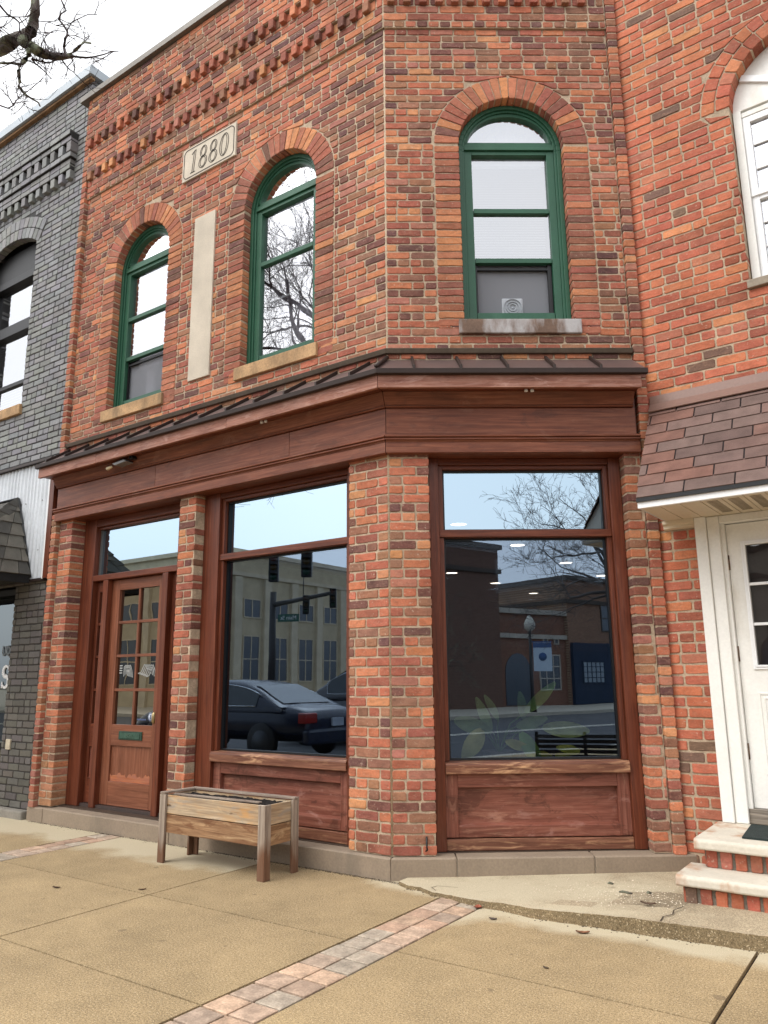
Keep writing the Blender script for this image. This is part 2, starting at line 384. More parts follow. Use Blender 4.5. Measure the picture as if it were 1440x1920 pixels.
def brick(mb, fr, q, front, back, col, mat=0, jit=1.0):
    """q: four (u,z) corners counter-clockwise from lower left; a worn-edged brick"""
    r = rng
    cx = sum(p[0] for p in q)/4; cz = sum(p[1] for p in q)/4
    out = []
    for i in range(4):
        a = q[i]; p = q[i-1]; n = q[(i+1) % 4]
        lp = math.hypot(p[0]-a[0], p[1]-a[1]) or 1; ln = math.hypot(n[0]-a[0], n[1]-a[1]) or 1
        k = r.uniform(.003, .010)
        out.append((a[0]+(p[0]-a[0])/lp*min(k, lp*.3), a[1]+(p[1]-a[1])/lp*min(k, lp*.3)))
        out.append((a[0]+(n[0]-a[0])/ln*min(k, ln*.3), a[1]+(n[1]-a[1])/ln*min(k, ln*.3)))
        if ln > .09:
            for f in (.33, .67):
                out.append((a[0]+(n[0]-a[0])*f+r.uniform(-.002, .002)*jit, a[1]+(n[1]-a[1])*f+r.uniform(-.0028, .0022)*jit))
    out = [(x+r.uniform(-.001, .001)*jit, z+r.uniform(-.0012, .0012)*jit) for x, z in out]
    fj = front+r.uniform(-.0025, .0025)*jit
    tx, tz = r.uniform(-.012, .012)*jit, r.uniform(-.02, .02)*jit
    n = len(out); V = []
    for x, z in out:
        dx, dz = cx-x, cz-z; L = math.hypot(dx, dz) or 1; k = min(.0045, L*.3)
        V.append(fr(x+dx/L*k, fj+tx*(x-cx)+tz*(z-cz), z+dz/L*k))
    for x, z in out: V.append(fr(x, fj+.0035+tx*(x-cx)+tz*(z-cz), z))
    for x, z in out: V.append(fr(x, back, z))
    F = [tuple(range(n))]
    for i in range(n):
        j = (i+1) % n
        F.append((i, n+i, n+j, j)); F.append((n+i, 2*n+i, 2*n+j, n+j))
    mb.idx(V, F, mat, col)
class Op:        # an opening: rectangle, or arched when r is given
    def __init__(s, cu, h, zb, zs, r=None): s.cu, s.h, s.zb, s.zs, s.r = cu, h, zb, zs, r
    def hw(s, z, g):
        if z < s.zb-1e-6: return 0
        if s.r is None: return s.h+g if z <= s.zs else 0
        if z <= s.zs: return s.h+g
        R2 = (s.r+g)**2-(z-s.zs)**2
        return math.sqrt(R2) if R2 > 0 else 0
def intervals(u0, u1, zl, zh, ops, g):
    zm = (zl+zh)/2
    segs = [[(u0, u0), (u1, u1), False, False]]
    for o in ops:
        if o.hw(zm, g) <= 0: continue
        hl, hh = o.hw(zl, g) or o.hw(zm, g), o.hw(zh, g)
        if o.zs < zh and o.r is None: hh = hl
        L, Rr = (o.cu-hl, o.cu-hh), (o.cu+hl, o.cu+hh)
        ns = []
        for a, b, fa, fb in segs:
            if L[0] > b[0]-.01 or Rr[0] < a[0]+.01: ns.append([a, b, fa, fb]); continue
            if L[0]-a[0] > .02: ns.append([a, L, fa, True])
            if b[0]-Rr[0] > .02: ns.append([Rr, b, True, fb])
        segs = ns
    return segs
def wall(mb, fr, u0, u1, z0, z1, ops=(), ring=0.0, proj=0.0, pal=PAL_M, deep0=False, deep1=False, ch=CH, bl=.2, thick=.22, hdr=.12, anchor=None, mm=1, tint=None, mort=.0125, soft=0):
    ops = list(ops); n0 = 0; z = z0; zi = 0
    anchor = u1 if anchor is None else anchor
    while z < z1-.012:
        zh = min(z+ch, z1)
        # mortar bed, full thickness
        for a, b, fa, fb in intervals(u0, u1, z, zh, ops, .006):
            ra = .006 if (deep0 is True and a[0] == u0) else 0; rb = .006 if (deep1 is True and b[0] == u1) else 0
            P = [(a[0]+ra, z), (b[0]-rb, z), (b[1]-rb, zh), (a[1]+ra, zh)]
            V = [fr(u, -proj, zz) for u, zz in P]+[fr(u, thick, zz) for u, zz in P]
            mb.idx(V, [(0, 1, 2, 3), (7, 6, 5, 4), (1, 5, 6, 2), (4, 0, 3, 7)]+([(3, 2, 6, 7)] if zh >= z1-.012 else [])+([(0, 4, 5, 1)] if z == z0 else []), mm)
        # joints measured from the anchor end
        off = (0.0 if zi % 2 == 0 else bl/2)+rng.uniform(-.012, .012)
        if zi % 7 == 6: L = bl/2
        else: L = bl
        cuts = []
        if anchor >= u1-1e-6:
            u = u1-off-(0 if off > .03 else 0)
            cuts = [u1]
            while u > u0:
                if u < u1-.03: cuts.append(u)
                l = L*rng.uniform(.95, 1.05)
                if rng.random() < hdr: l = bl/2
                u -= l
            cuts.append(u0); cuts = cuts[::-1]
        else:
            u = u0+off; cuts = [u0]
            while u < u1:
                if u > u0+.03: cuts.append(u)
                l = L*rng.uniform(.95, 1.05)
                if rng.random() < hdr: l = bl/2
                u += l
            cuts.append(u1)
        segs = intervals(u0, u1, z, zh, ops, ring)
        m = mort/2
        for ci in range(len(cuts)-1):
            ca, cb = cuts[ci], cuts[ci+1]
            for a, b, fa, fb in segs:
                la = max(ca, a[0]); lb = min(cb, b[0])
                if lb-la < .022: continue
                ea = la == a[0] and ca <= a[0]; eb = lb == b[0] and cb >= b[0]
                al, ah = (a[0], a[1]) if ea else (max(la, a[0]), max(la, a[1]))
                bl_, bh = (b[0], b[1]) if eb else (min(lb, b[0]), min(lb, b[1]))
                gl = m if not (ea and fa and ring == 0) else .001
                gr = m if not (eb and fb and ring == 0) else .001
                if ea and not fa and deep0 is True: gl = .0005
                if eb and not fb and deep1 is True: gr = .0005
                if bh-ah < .02: ah, bh = (ah+bh)/2-.01, (ah+bh)/2+.01
                deep = (ea and (fa or deep0)) or (eb and (fb or deep1))
                col = pick(pal)
                if tint: col = tint(col, (la+lb)/2, (z+zh)/2)
                brick(mb, fr, [(al+gl, z+m), (bl_-gr, z+m), (bh-gr, zh-m), (ah+gl, zh-m)], -proj-.0065, (.17 if deep else .012-proj*.0), col)
        z = zh; zi += 1
def arch_ring(mb, fr, o, w, proj=0.0, pal=PAL_M, zb=None, rings=1, ch=CH, jamb=True):
    m = .005
    if jamb:
        z = zb if zb is not None else o.zb
        while z < o.zs-.02:
            zh = min(z+ch, o.zs)
            for sgn in (-1, 1):
                a, b = o.cu+sgn*(o.h+w), o.cu+sgn*o.h
                if a > b: a, b = b, a
                brick(mb, fr, [(a+(m if sgn < 0 else 0), z+m), (b-(m if sgn > 0 else 0), z+m), (b-(m if sgn > 0 else 0), zh-m), (a+(m if sgn < 0 else 0), zh-m)], -proj-.0075, .11, pick(pal))
            z = zh
    for k in range(rings):
        r0 = o.r+w/rings*k+(m if k else 0); r1 = o.r+w/rings*(k+1)-m
        n = round(math.pi*(r0*.75+r1*.25)/ch) if rings == 1 else round(math.pi*(r0+r1)/2/.1)
        for i in range(n):
            a0 = math.pi*i/n; a1 = math.pi*(i+1)/n; ga = m/((r0+r1)/2)*.8
            a0 += ga; a1 -= ga
            q = [(o.cu+r1*math.cos(a1), o.zs+r1*math.sin(a1)), (o.cu+r0*math.cos(a1), o.zs+r0*math.sin(a1)), (o.cu+r0*math.cos(a0), o.zs+r0*math.sin(a0)), (o.cu+r1*math.cos(a0), o.zs+r1*math.sin(a0))]
            brick(mb, fr, q, -proj-.0075, .11 if k == 0 else .012, pick(pal))

# ================================================================== corner building
B = thing('brick_building', 'red brick corner shop building dated 1880 with green arched windows and brown wooden shopfront', 'building', (-2.0, 1.5, 0))
WIN_L = [Op(-3.015, .42, 3.93, 5.465, .42), Op(-1.135, .42, 3.93, 5.465, .42)]
WIN_C = [Op(1.010, .42, 3.93, 5.465, .42)]
def pale_low(c, u, z):
    return c
# upper walls
for fr, u0, u1, ops, anc, ds in ((FL, -4.035, 0, WIN_L, 0, (False, 'a')), (FC, 0, 1.845, WIN_C, -9, ('a', False))):
    mb = MB()
    wall(mb, fr, u0, u1, 3.55, 6.545, ops, .2, 0, ch=.0638, bl=.19, anchor=anc, deep0=ds[0], deep1=ds[1])
    for o in ops: arch_ring(mb, fr, o, .2, 0, zb=3.82, pal=PAL_A, ch=.0625)
    mit = lambda p: p*TH
    def zone(z0, z1, p, hdr=.12, bl=.19, ch=.0645):
        a, b = (u0, p*TH) if fr is FL else (-p*TH, u1)
        wall(mb, fr, a, b, z0, z1, (), 0, p, anchor=anc if anc < 0 else b, deep0=ds[0], deep1=ds[1], hdr=hdr, bl=bl, ch=ch)
    zone(6.545, 6.610, .022, 1.0)
    zone(6.610, 6.757, .022, ch=.0735)
    zone(6.757, 6.860, .022, 1.0, .132, .103)
    zone(6.860, 7.155, .050)
    zone(7.155, 7.258, .050, 1.0, .132, .103)
    zone(7.258, 7.78, .085)
    for zb, p0, p1 in ((6.757, .022, .066), (7.155, .050, .098)):
        L = (u1-u0)
        n = int(L/.132)
        for i in range(n):
            uc = u0+.03+i*.132
            if uc+.06 > u1: break
            brick(mb, fr, [(uc, zb+.002), (uc+.064, zb+.002), (uc+.064, zb+.101), (uc, zb+.101)], -p1, .0, pick(PAL_M))
    mb.build('wall', [MBR, MMO], B)
# thin brick strips at both ends of the facade
mb = MB()
wall(mb, FL, -4.115, -4.037, 3.45, 7.78, (), 0, .045, deep0=True, deep1=True, bl=.4, hdr=0, thick=.15)
mb.build('pilaster', [MBR, MMO], B)
mb = MB()
wall(mb, FL, -4.150, -4.067, .12, 2.95, (), 0, .045, deep0=True, deep1=True, bl=.4, hdr=0, thick=.15)
mb.build('pilaster', [MBR, MMO], B)
mb = MB()
wall(mb, FC, 1.848, 1.930, .13, 8.2, (), 0, .028, deep0=True, deep1=True, bl=.4, hdr=0, thick=.15)
mb.build('pilaster', [MBR, MMO], B)
# ground-floor piers
def bleach(c, u, z):
    k = max(0, min(1, (1.1-z)/.9))*.45*(.4+.6*c[3])
    t = lin((214, 160, 112)); return (c[0]+(t[0]-c[0])*k, c[1]+(t[1]-c[1])*k, c[2]+(t[2]-c[2])*k, c[3])
for fr, u0, u1, a, tn, e0, e1 in ((FL, -4.065, -3.85, 9, bleach, False, True), (FL, -2.245, -2.032, -9, None, True, True), (FL, -.357, 0, 9, None, True, 'a'), (FC, 0, .294, -9, None, 'a', True), (FC, 1.722, 1.846, -9, None, True, False)):
    mb = MB()
    wall(mb, fr, u0, u1, .142, 2.89, (), 0, 0, anchor=(u1 if a > 0 else -9), deep0=e0, deep1=e1, thick=.2, tint=tn)
    mb.build('pier', [MBR, MMO], B)
mb = MB(); mb.tube([FC(.226, -.02, .265), FC(.226, -.022, .20), FC(.228, -.03, .185), FC(.22, -.012, .175)], .006, 6); mb.build('iron_hook', MBLK, B)
# arris mortar seam
mb = MB(); mb.tube([FL(-.004, .010, .15), FL(-.004, .010, 7.7)], .014, 6); mb.build('mortar_joint', MMO, B)
# dark sealant line against the neighbour
mb = MB(); mb.tube([FC(1.938, .012, .2), FC(1.938, .012, 8.2)], .009, 6); mb.build('sealant_joint', m_plain('dark_sealant', lin((112, 84, 70)), .8), B)
# coping
mb = MB()
mb.sweep(FL, [(-.135, 7.775), (-.135, 7.845), (.3, 7.86), (.3, 7.775)], lambda d: -4.15, lambda d: -d*TH)
mb.sweep(FC, [(-.135, 7.775), (-.135, 7.845), (.3, 7.86), (.3, 7.775)], lambda d: d*TH, lambda d: 1.93)
mb.build('coping', m_plain('coping_metal', lin((120, 114, 106)), .5, .2, 4, .05, 30, metal=.3), B, .003)
mb = MB()
def slab(mb, poly, z0, z1, mat=0):
    n = len(poly)
    V = [(x, y, z0) for x, y in poly]+[(x, y, z1) for x, y in poly]
    F = [tuple(range(n-1, -1, -1)), tuple(range(n, 2*n))]+[(i, (i+1) % n, n+(i+1) % n, n+i) for i in range(n)]
    mb.idx(V, F, mat)
POLY = [(-4.0, .24), (-.1, .24), (1.28, 1.24), (1.28, 10.5), (-4.0, 10.5)]
slab(mb, POLY, 7.5, 7.6); mb.build('flat_roof', MBLK, B)
mb = MB(); slab(mb, POLY, 3.0, 3.1); mb.build('upper_floor', MDARK, B)
mb = MB(); slab(mb, [(-4.0, .08), (-.03, .08), (1.35, 1.10), (1.35, 10.5), (-4.0, 10.5)], .06, .145); mb.build('shop_floor', MFLOOR, B)
mb = MB(); slab(mb, POLY, 2.78, 2.86); mb.build('shop_ceiling', MCEIL, B)
mb = MB()
mb.box(FW, -4.1, -4.0, .2, 10.5, .1, 7.5); mb.box(FW, 1.28, 1.38, 1.3, 10.5, .1, 7.5); mb.box(FW, -4.1, 1.38, 10.5, 10.6, .1, 7.5)
mb.build('inner_wall', MDARK, B)
# shop downlights
for i, (x, y) in enumerate([(-.576, 2.051), (-.642, 3.518), (-.729, 5.175), (-2.412, 5.097), (-2.468, 6.578), (-2.62, 8.359), (-.806, 6.754), (-2.4, 3.5), (-2.4, 2.05)]):
    mb = MB(); mb.lathe((x, y, 2.755), [(.098, .025), (.098, .0), (.084, -.004), (.08, .012)], 24)
    dl = mb.build('downlight', MVINYL, B)
    mb = MB(); mb.disc((x, y, 2.756), .083, (0, 0, 1), .006, 24); mb.build('lens', m_emit('lamp_glow_%d' % i, (1, .93, .78), 9.0), dl)

# ---------------------------------------------------------------- stone tablets
mb = MB(); mb.box(FL, -2.208, -1.928, -.022, .01, 3.955, 5.615); mb.build('stone_panel', MSTONE, B, .004)
mb = MB(); mb.box(FL, -2.425, -1.683, -.026, .01, 6.088, 6.447)
ds = mb.build('date_stone', MSTONE, B, .004)
mb = MB()
DS = -.0285
def ribbon(mb, pts, w, d0, d1, fr, closed=False):
    n = len(pts)
    for i in range(n if closed else n-1):
        a, b = pts[i], pts[(i+1) % n]
        dx, dz = b[0]-a[0], b[1]-a[1]; L = math.hypot(dx, dz)
        if L < 1e-6: continue
        wa = (w[i] if isinstance(w, list) else w)/2; wb = (w[(i+1) % n] if isinstance(w, list) else w)/2
        px, pz = -dz/L, dx/L
        mb.prism(fr, [(a[0]-px*wa, a[1]-pz*wa), (b[0]-px*wb, b[1]-pz*wb), (b[0]+px*wb, b[1]+pz*wb), (a[0]+px*wa, a[1]+pz*wa)], d0, d1)
x0, x1, z0, z1 = -2.400, -1.708, 6.110, 6.425; n_ = .035
ribbon(mb, [(x0+n_, z0), (x1-n_, z0), (x1-n_*.4, z0+n_*.4), (x1, z0+n_), (x1, z1-n_), (x1-n_*.4, z1-n_*.4), (x1-n_, z1), (x0+n_, z1), (x0+n_*.4, z1-n_*.4), (x0, z1-n_), (x0, z0+n_), (x0+n_*.4, z0+n_*.4)], .008, DS, -.02, FL, True)
def ell(cx, cz, rx, rz, sl=.0, n=22):
    return [(cx+rx*math.cos(2*math.pi*i/n)+sl*rz*math.sin(2*math.pi*i/n), cz+rz*math.sin(2*math.pi*i/n)) for i in range(n)]
def oring(cx, cz, rx, rz, t=.024, sl=.10):
    o = ell(cx, cz, rx, rz, sl); ribbon(mb, o, .007, DS, -.02, FL, True)
    ribbon(mb, ell(cx, cz, rx-t, rz-.013, sl), .006, DS, -.02, FL, True)
zc = 6.268
oring(-1.838, zc, .058, .118)
for cx in (-2.13, -1.99):
    oring(cx+.006, zc+.055, .045, .060, .018); oring(cx, zc-.057, .055, .064, .02)
ribbon(mb, [(-2.283, zc-.118), (-2.257, zc+.112), (-2.233, zc+.118), (-2.259, zc-.118)], .007, DS, -.02, FL, True)
ribbon(mb, [(-2.305, zc-.118), (-2.238, zc-.118)], .008, DS, -.02, FL); ribbon(mb, [(-2.292, zc+.085), (-2.25, zc+.114)], .009, DS, -.02, FL)
mb.build('carved_numerals', MENG, ds)

# ---------------------------------------------------------------- green arched windows
def ring_pts(cu, zs, r, zb, h, n=26):
    return [(cu+h, zb)]+[(cu+r*math.cos(math.pi*i/n)*(h/r), zs+r*math.sin(math.pi*i/n)) for i in range(n+1)]+[(cu-h, zb)]
def arch_band(mb, fr, cu, zs, zb, ho, ro, hi, ri, d0, d1, zbi=None):
    O = ring_pts(cu, zs, ro, zb, ho); I = ring_pts(cu, zs, ri, zbi if zbi is not None else zb, hi)
    for i in range(len(O)-1):
        mb.prism(fr, [O[i], O[i+1], I[i+1], I[i]], d0, d1)
def green_window(fr, o, kind):
    cu = o.cu; zs = o.zs; d = .075
    mb = MB()
    arch_band(mb, fr, cu, zs, 3.935, .419, .419, .385, .385, d, d+.07)          # brick mould
    arch_band(mb, fr, cu, zs, 3.95, .386, .386, .366, .366, d+.018, d+.12)
    mb.box(fr, cu-.372, cu+.372, d+.012, d+.12, 3.94, 3.985)
    mb.box(fr, cu-.365, cu+.365, d+.022, d+.11, 5.501, 5.534)                        # bar under the arched light
    mb.box(fr, cu-.365, cu+.365, d+.012, d+.10, 5.476, 5.5005)
    w = mb.build('window', MGREEN, B, .003)
    mb = MB()                                                                     # arched sash
    arch_band(mb, fr, cu, 5.53, 5.531, .362, .296, .336, .270, d+.030, d+.09)
    mb.box(fr, cu-.362, cu+.362, d+.030, d+.09, 5.535, 5.556)
    mb.build('sash', MGREEN, w, .002)
    mb = MB()
    for a, b in ((-.365, -.306), (.306, .365)): mb.box(fr, cu+a, cu+b, d+.030, d+.09, 3.986, 5.475)
    mb.box(fr, cu-.302, cu+.302, d+.034, d+.09, 3.986, 4.05); mb.box(fr, cu-.305, cu+.305, d+.030, d+.09, 5.442, 5.475)
    mb.box(fr, cu-.302, cu+.302, d+.030, d+.08, 4.912, 4.952)
    if kind != 2: mb.box(fr, cu-.302, cu+.302, d+.036, d+.08, 4.478, 4.518)
    mb.build('sash', MGREEN, w, .002)
    mb = MB()
    n = 18; P = [(cu+.345*math.cos(math.pi*(1-i/n)), 5.54+.276*math.sin(math.pi*i/n)) for i in range(n+1)]
    mb.face([fr(p[0], d+.060, p[1]) for p in P])
    mb.face([fr(cu-.305, d+.07, 4.94), fr(cu+.305, d+.07, 4.94), fr(cu+.305, d+.07, 5.45), fr(cu-.305, d+.07, 5.45)])
    zl = 4.49 if kind != 2 else 4.04
    mb.face([fr(cu-.305, d+.058, zl), fr(cu+.305, d+.058, zl), fr(cu+.305, d+.058, 4.93), fr(cu-.305, d+.058, 4.93)])
    mb.build('glass', GL_UP, w)
    # sill
    mb = MB(); mb.box(fr, cu-.465, cu+.465, -.035, .12, 3.815, 3.931)
    mb.build('sill', MSILLP if kind == 3 else MSILL, w, .006, label='grey painted stone sill with peeling paint' if kind == 3 else None)
    # what hangs behind the glass
    mb = MB()
    bt = {1: 5.4, 2: 4.62, 3: 4.545}[kind]
    if kind != 1:
        z = bt
        mb.box(fr, cu-.285, cu+.285, d+.13, d+.155, bt-.022, bt)
        while z < 5.44:
            P = [fr(cu-.285, d+.128, z+.006), fr(cu+.285, d+.128, z+.006), fr(cu+.285, d+.150, z+.022), fr(cu-.285, d+.150, z+.022)]
            mb.face(P); z += .0225
        mb.box(fr, cu-.29, cu+.29, d+.125, d+.165, 5.41, 5.45)
        mb.build('blind', MBLIND, w)
    mb = MB()
    def curtain(a, b, z0, z1, dd, amp):
        n = 30; top = []
        for i in range(n):
            u = a+(b-a)*i/n; u2 = a+(b-a)*(i+1)/n
            q = amp*math.sin(i*1.9)+amp*.4*math.sin(i*.7); q2 = amp*math.sin((i+1)*1.9)+amp*.4*math.sin((i+1)*.7)
            mb.face([fr(u, dd+q, z0), fr(u2, dd+q2, z0), fr(u2, dd+q2, z1), fr(u, dd+q, z1)])
    if kind == 1: curtain(cu-.30, cu+.34, 4.43, 5.85, d+.2, .012); curtain(cu-.2, cu-.06, 3.95, 4.5, d+.22, .014)
    elif kind == 2: curtain(cu-.36, cu+.36, 3.95, 5.9, d+.24, .010)
    else: curtain(cu-.34, cu+.34, 5.46, 5.9, d+.2, .003)
    mb.build('curtain', MCURT, w)
    if kind != 2:
        mb = MB()
        for a, b in ((-.30, -.288), (.27, .30)): mb.box(fr, cu+a, cu+b, d+.062, d+.085, 4.05, 4.478)
        mb.box(fr, cu-.288, cu+.27, d+.063, d+.085, 4.43, 4.445)
        mb.build('track', MBLK, w)
        mb = MB(); mb.face([fr(cu-.302, d+.095, 4.04), fr(cu+.302, d+.095, 4.04), fr(cu+.302, d+.095, 4.48), fr(cu-.302, d+.095, 4.48)])
        mb.build('insect_screen', m_screen, w)
    # back of the room
    mb = MB(); mb.box(fr, cu-.7, cu+.7, .95, 1.0, 3.2, 6.4)
    mb.build('room_backdrop', m_plain('upstairs_wall', lin((150, 152, 158)), .9, .05), w)
t = NT('screen_mesh'); dfs = t.n('ShaderNodeBsdfDiffuse'); dfs.inputs[0].default_value = (*lin((150, 152, 158)), 1); tr = t.n('ShaderNodeBsdfTransparent')
mx = t.n('ShaderNodeMixShader'); mx.inputs[0].default_value = .62; t.l(tr.outputs[0], mx.inputs[1]); t.l(dfs.outputs[0], mx.inputs[2]); t.l(mx.outputs[0], t.out.inputs[0]); m_screen = t.mat
green_window(FL, WIN_L[0], 1); green_window(FL, WIN_L[1], 2); green_window(FC, WIN_C[0], 3)
# small fan standing in the open sash
FAN = thing('box_fan', 'pale grey box fan standing inside the open sash above the peeling sill', 'fan', FC(1.01, .2, 4.04))
mb = MB(); u, z = .995, 4.055
mb.box(FC, u-.085, u+.085, .165, .23, z-.015, z+.15); mb.build('housing', m_plain('fan_plastic', lin((168, 172, 178)), .5, .05), FAN, .012)
mb = MB()
for r in (.03, .05, .072): ribbon(mb, ell(u, z+.066, r, r, 0), .006, .155, .164, FC, True)
mb.disc(FC(u, .163, z+.066), .016, FC.n+(0,)); mb.build('grille', m_plain('fan_grille', lin((156, 161, 167)), .5, .05), FAN)

# ---------------------------------------------------------------- canopy and entablature
LE, RE = -4.155, 1.825
lA = lambda d: LE
def lB(d): return -d*TH
def cA(d): return d*TH
def duo(prof, name, mat, le=LE, re=RE, bevel=.003, gap=.002, label=None, cuts=()):
    for k in (0, 1):
        mb = MB()
        if k == 0 and cuts:
            q = [le]+cuts
            for a_, b_ in zip(q[:-1], q[1:]): mb.sweep(FL, prof, lambda d, a_=a_: a_+.0012, lambda d, b_=b_: b_-.0012)
            mb.sweep(FL, prof, lambda d: cuts[-1]+.0012, lambda d: -d*TH-gap)
        elif k == 0: mb.sweep(FL, prof, lambda d: le, lambda d: -d*TH-gap)
        else: mb.sweep(FC, prof, lambda d: d*TH+gap, lambda d: re)
        mb.build(name, mat, B, bevel, label)
duo([(-.03, 3.655), (-.045, 3.69), (.0, 3.695), (.0, 3.655)], 'flashing', MFLASH, le=-4.09, re=1.845, gap=0)
# sloping metal roof with standing seams
for fr, k in ((FL, 0), (FC, 1)):
    mb = MB(); P = [(-.004, 3.610), (-.268, 3.430), (-.268, 3.405), (-.004, 3.585)]
    if k == 0: mb.sweep(fr, P, lambda d: -4.165, lambda d: -d*TH)
    else: mb.sweep(fr, P, lambda d: d*TH, lambda d: 1.845+min(0, -d*.04))
    rf = mb.build('canopy_roof', MCANM, B)
    us = [-.16-.32*i for i in range(13)] if k == 0 else [.185+.335*i for i in range(5)]
    for u in us:
        mb = MB()
        mb.prism(Frame(fr(u, 0, 0), (0 if k == 0 else CA)+math.pi/2), [(-.262, 3.436), (0, 3.613), (0, 3.645), (-.262, 3.466)], -.009, .009)
        mb.build('seam', MCAND, rf, .002)
    if k == 0:
        mb = MB(); c0 = (0, 0, 0)
        a = FL(.004*TH, -.004, 3.63); b = FL(.268*TH, -.268, 3.452)
        mb.tube([a, b], .016, 6); mb.build('seam', MCAND, rf)
    mb = MB(); P = [(-.272, 3.398), (-.276, 3.434), (-.262, 3.436), (-.245, 3.392)]
    if k == 0: mb.sweep(fr, P, lambda d: -4.168, lambda d: -d*TH)
    else: mb.sweep(fr, P, lambda d: d*TH, lambda d: 1.855)
    mb.build('drip_edge', MCAND, B, .002)
duo([(-.237, 3.302), (-.237, 3.404), (-.205, 3.404), (-.205, 3.302)], 'fascia_board', MWFAS, le=-4.155, re=1.815, cuts=[-3.2, -1.45])
duo([(-.204, 3.316), (-.204, 3.338), (-.06, 3.338), (-.06, 3.316)], 'soffit_board', MWFRM, le=-4.15, re=1.815)
duo([(-.10, 3.272), (-.126, 3.315), (.0, 3.315), (.0, 3.230), (-.076, 3.230)], 'cornice_moulding', MWENT, le=-4.085, re=1.80)
duo([(-.068, 3.214), (-.076, 3.228), (-.0, 3.228), (-.0, 3.214)], 'frieze_bead', MWFRM, le=-4.083, re=1.803)
duo([(-.050, 3.006), (-.050, 3.213), (.0, 3.213), (.0, 3.006)], 'frieze_board', MWENT, le=-4.080, re=1.815, cuts=[-2.55, -.92])
duo([(-.060, 2.952), (-.064, 2.964), (-.078, 2.967), (-.078, 2.978), (-.070, 2.982), (-.088, 2.986), (-.088, 2.995), (-.078, 3.0), (-.072, 3.005), (0, 3.005), (0, 2.952)], 'frieze_moulding', MWENT, le=-4.105, re=1.835)
duo([(-.062, 2.872), (-.062, 2.951), (.0, 2.951), (.0, 2.872)], 'architrave_board', MWENT, le=-4.088, re=1.835)
# board closing the entablature over the openings
duo([(.001, 2.873), (.001, 3.30), (.30, 3.30), (.30, 2.873)], 'header_board', MWFRM, le=-4.06, re=1.84, gap=0)
mb = MB(); mb.box(FL, -4.235, -4.158, -.05, .1, 2.31, 3.38); mb.build('trim_board', MWFRM, B, .003)
# soffit floodlight and pairs of small spotlights
fl = MB(); fl.box(FL, -2.79, -2.74, -.17, -.11, 3.285, 3.315); FLO = fl.build('floodlight', MBLK, B, .004)
fl = MB(); c = Vector(FL(-2.93, -.16, 3.285)); fl.prism(FL, [(-3.02, 3.276), (-2.84, 3.290), (-2.80, 3.264), (-2.97, 3.250)], -.19, -.10)
fl.build('lamp_head', m_plain('grey_lamp_metal', lin((132, 132, 132)), .4, .2, metal=.3), FLO, .006)
fl = MB(); fl.tube([FL(-3.06, -.15, 3.262), FL(-3.10, -.15, 3.258), FL(-3.13, -.15, 3.252)], [.010, .014, .019], 10); fl.build('sensor', m_plain('cream_plastic', lin((222, 206, 172)), .4), FLO)
for fr, u in ((FL, -1.10), (FC, 1.02)):
    mb = MB()
    for k in (-.022, .022): mb.lathe(fr(u+k, -.16, 3.296), [(.006, .0), (.013, .003), (.013, .02)], 10)
    mb.build('spotlight', MVINYL, B)

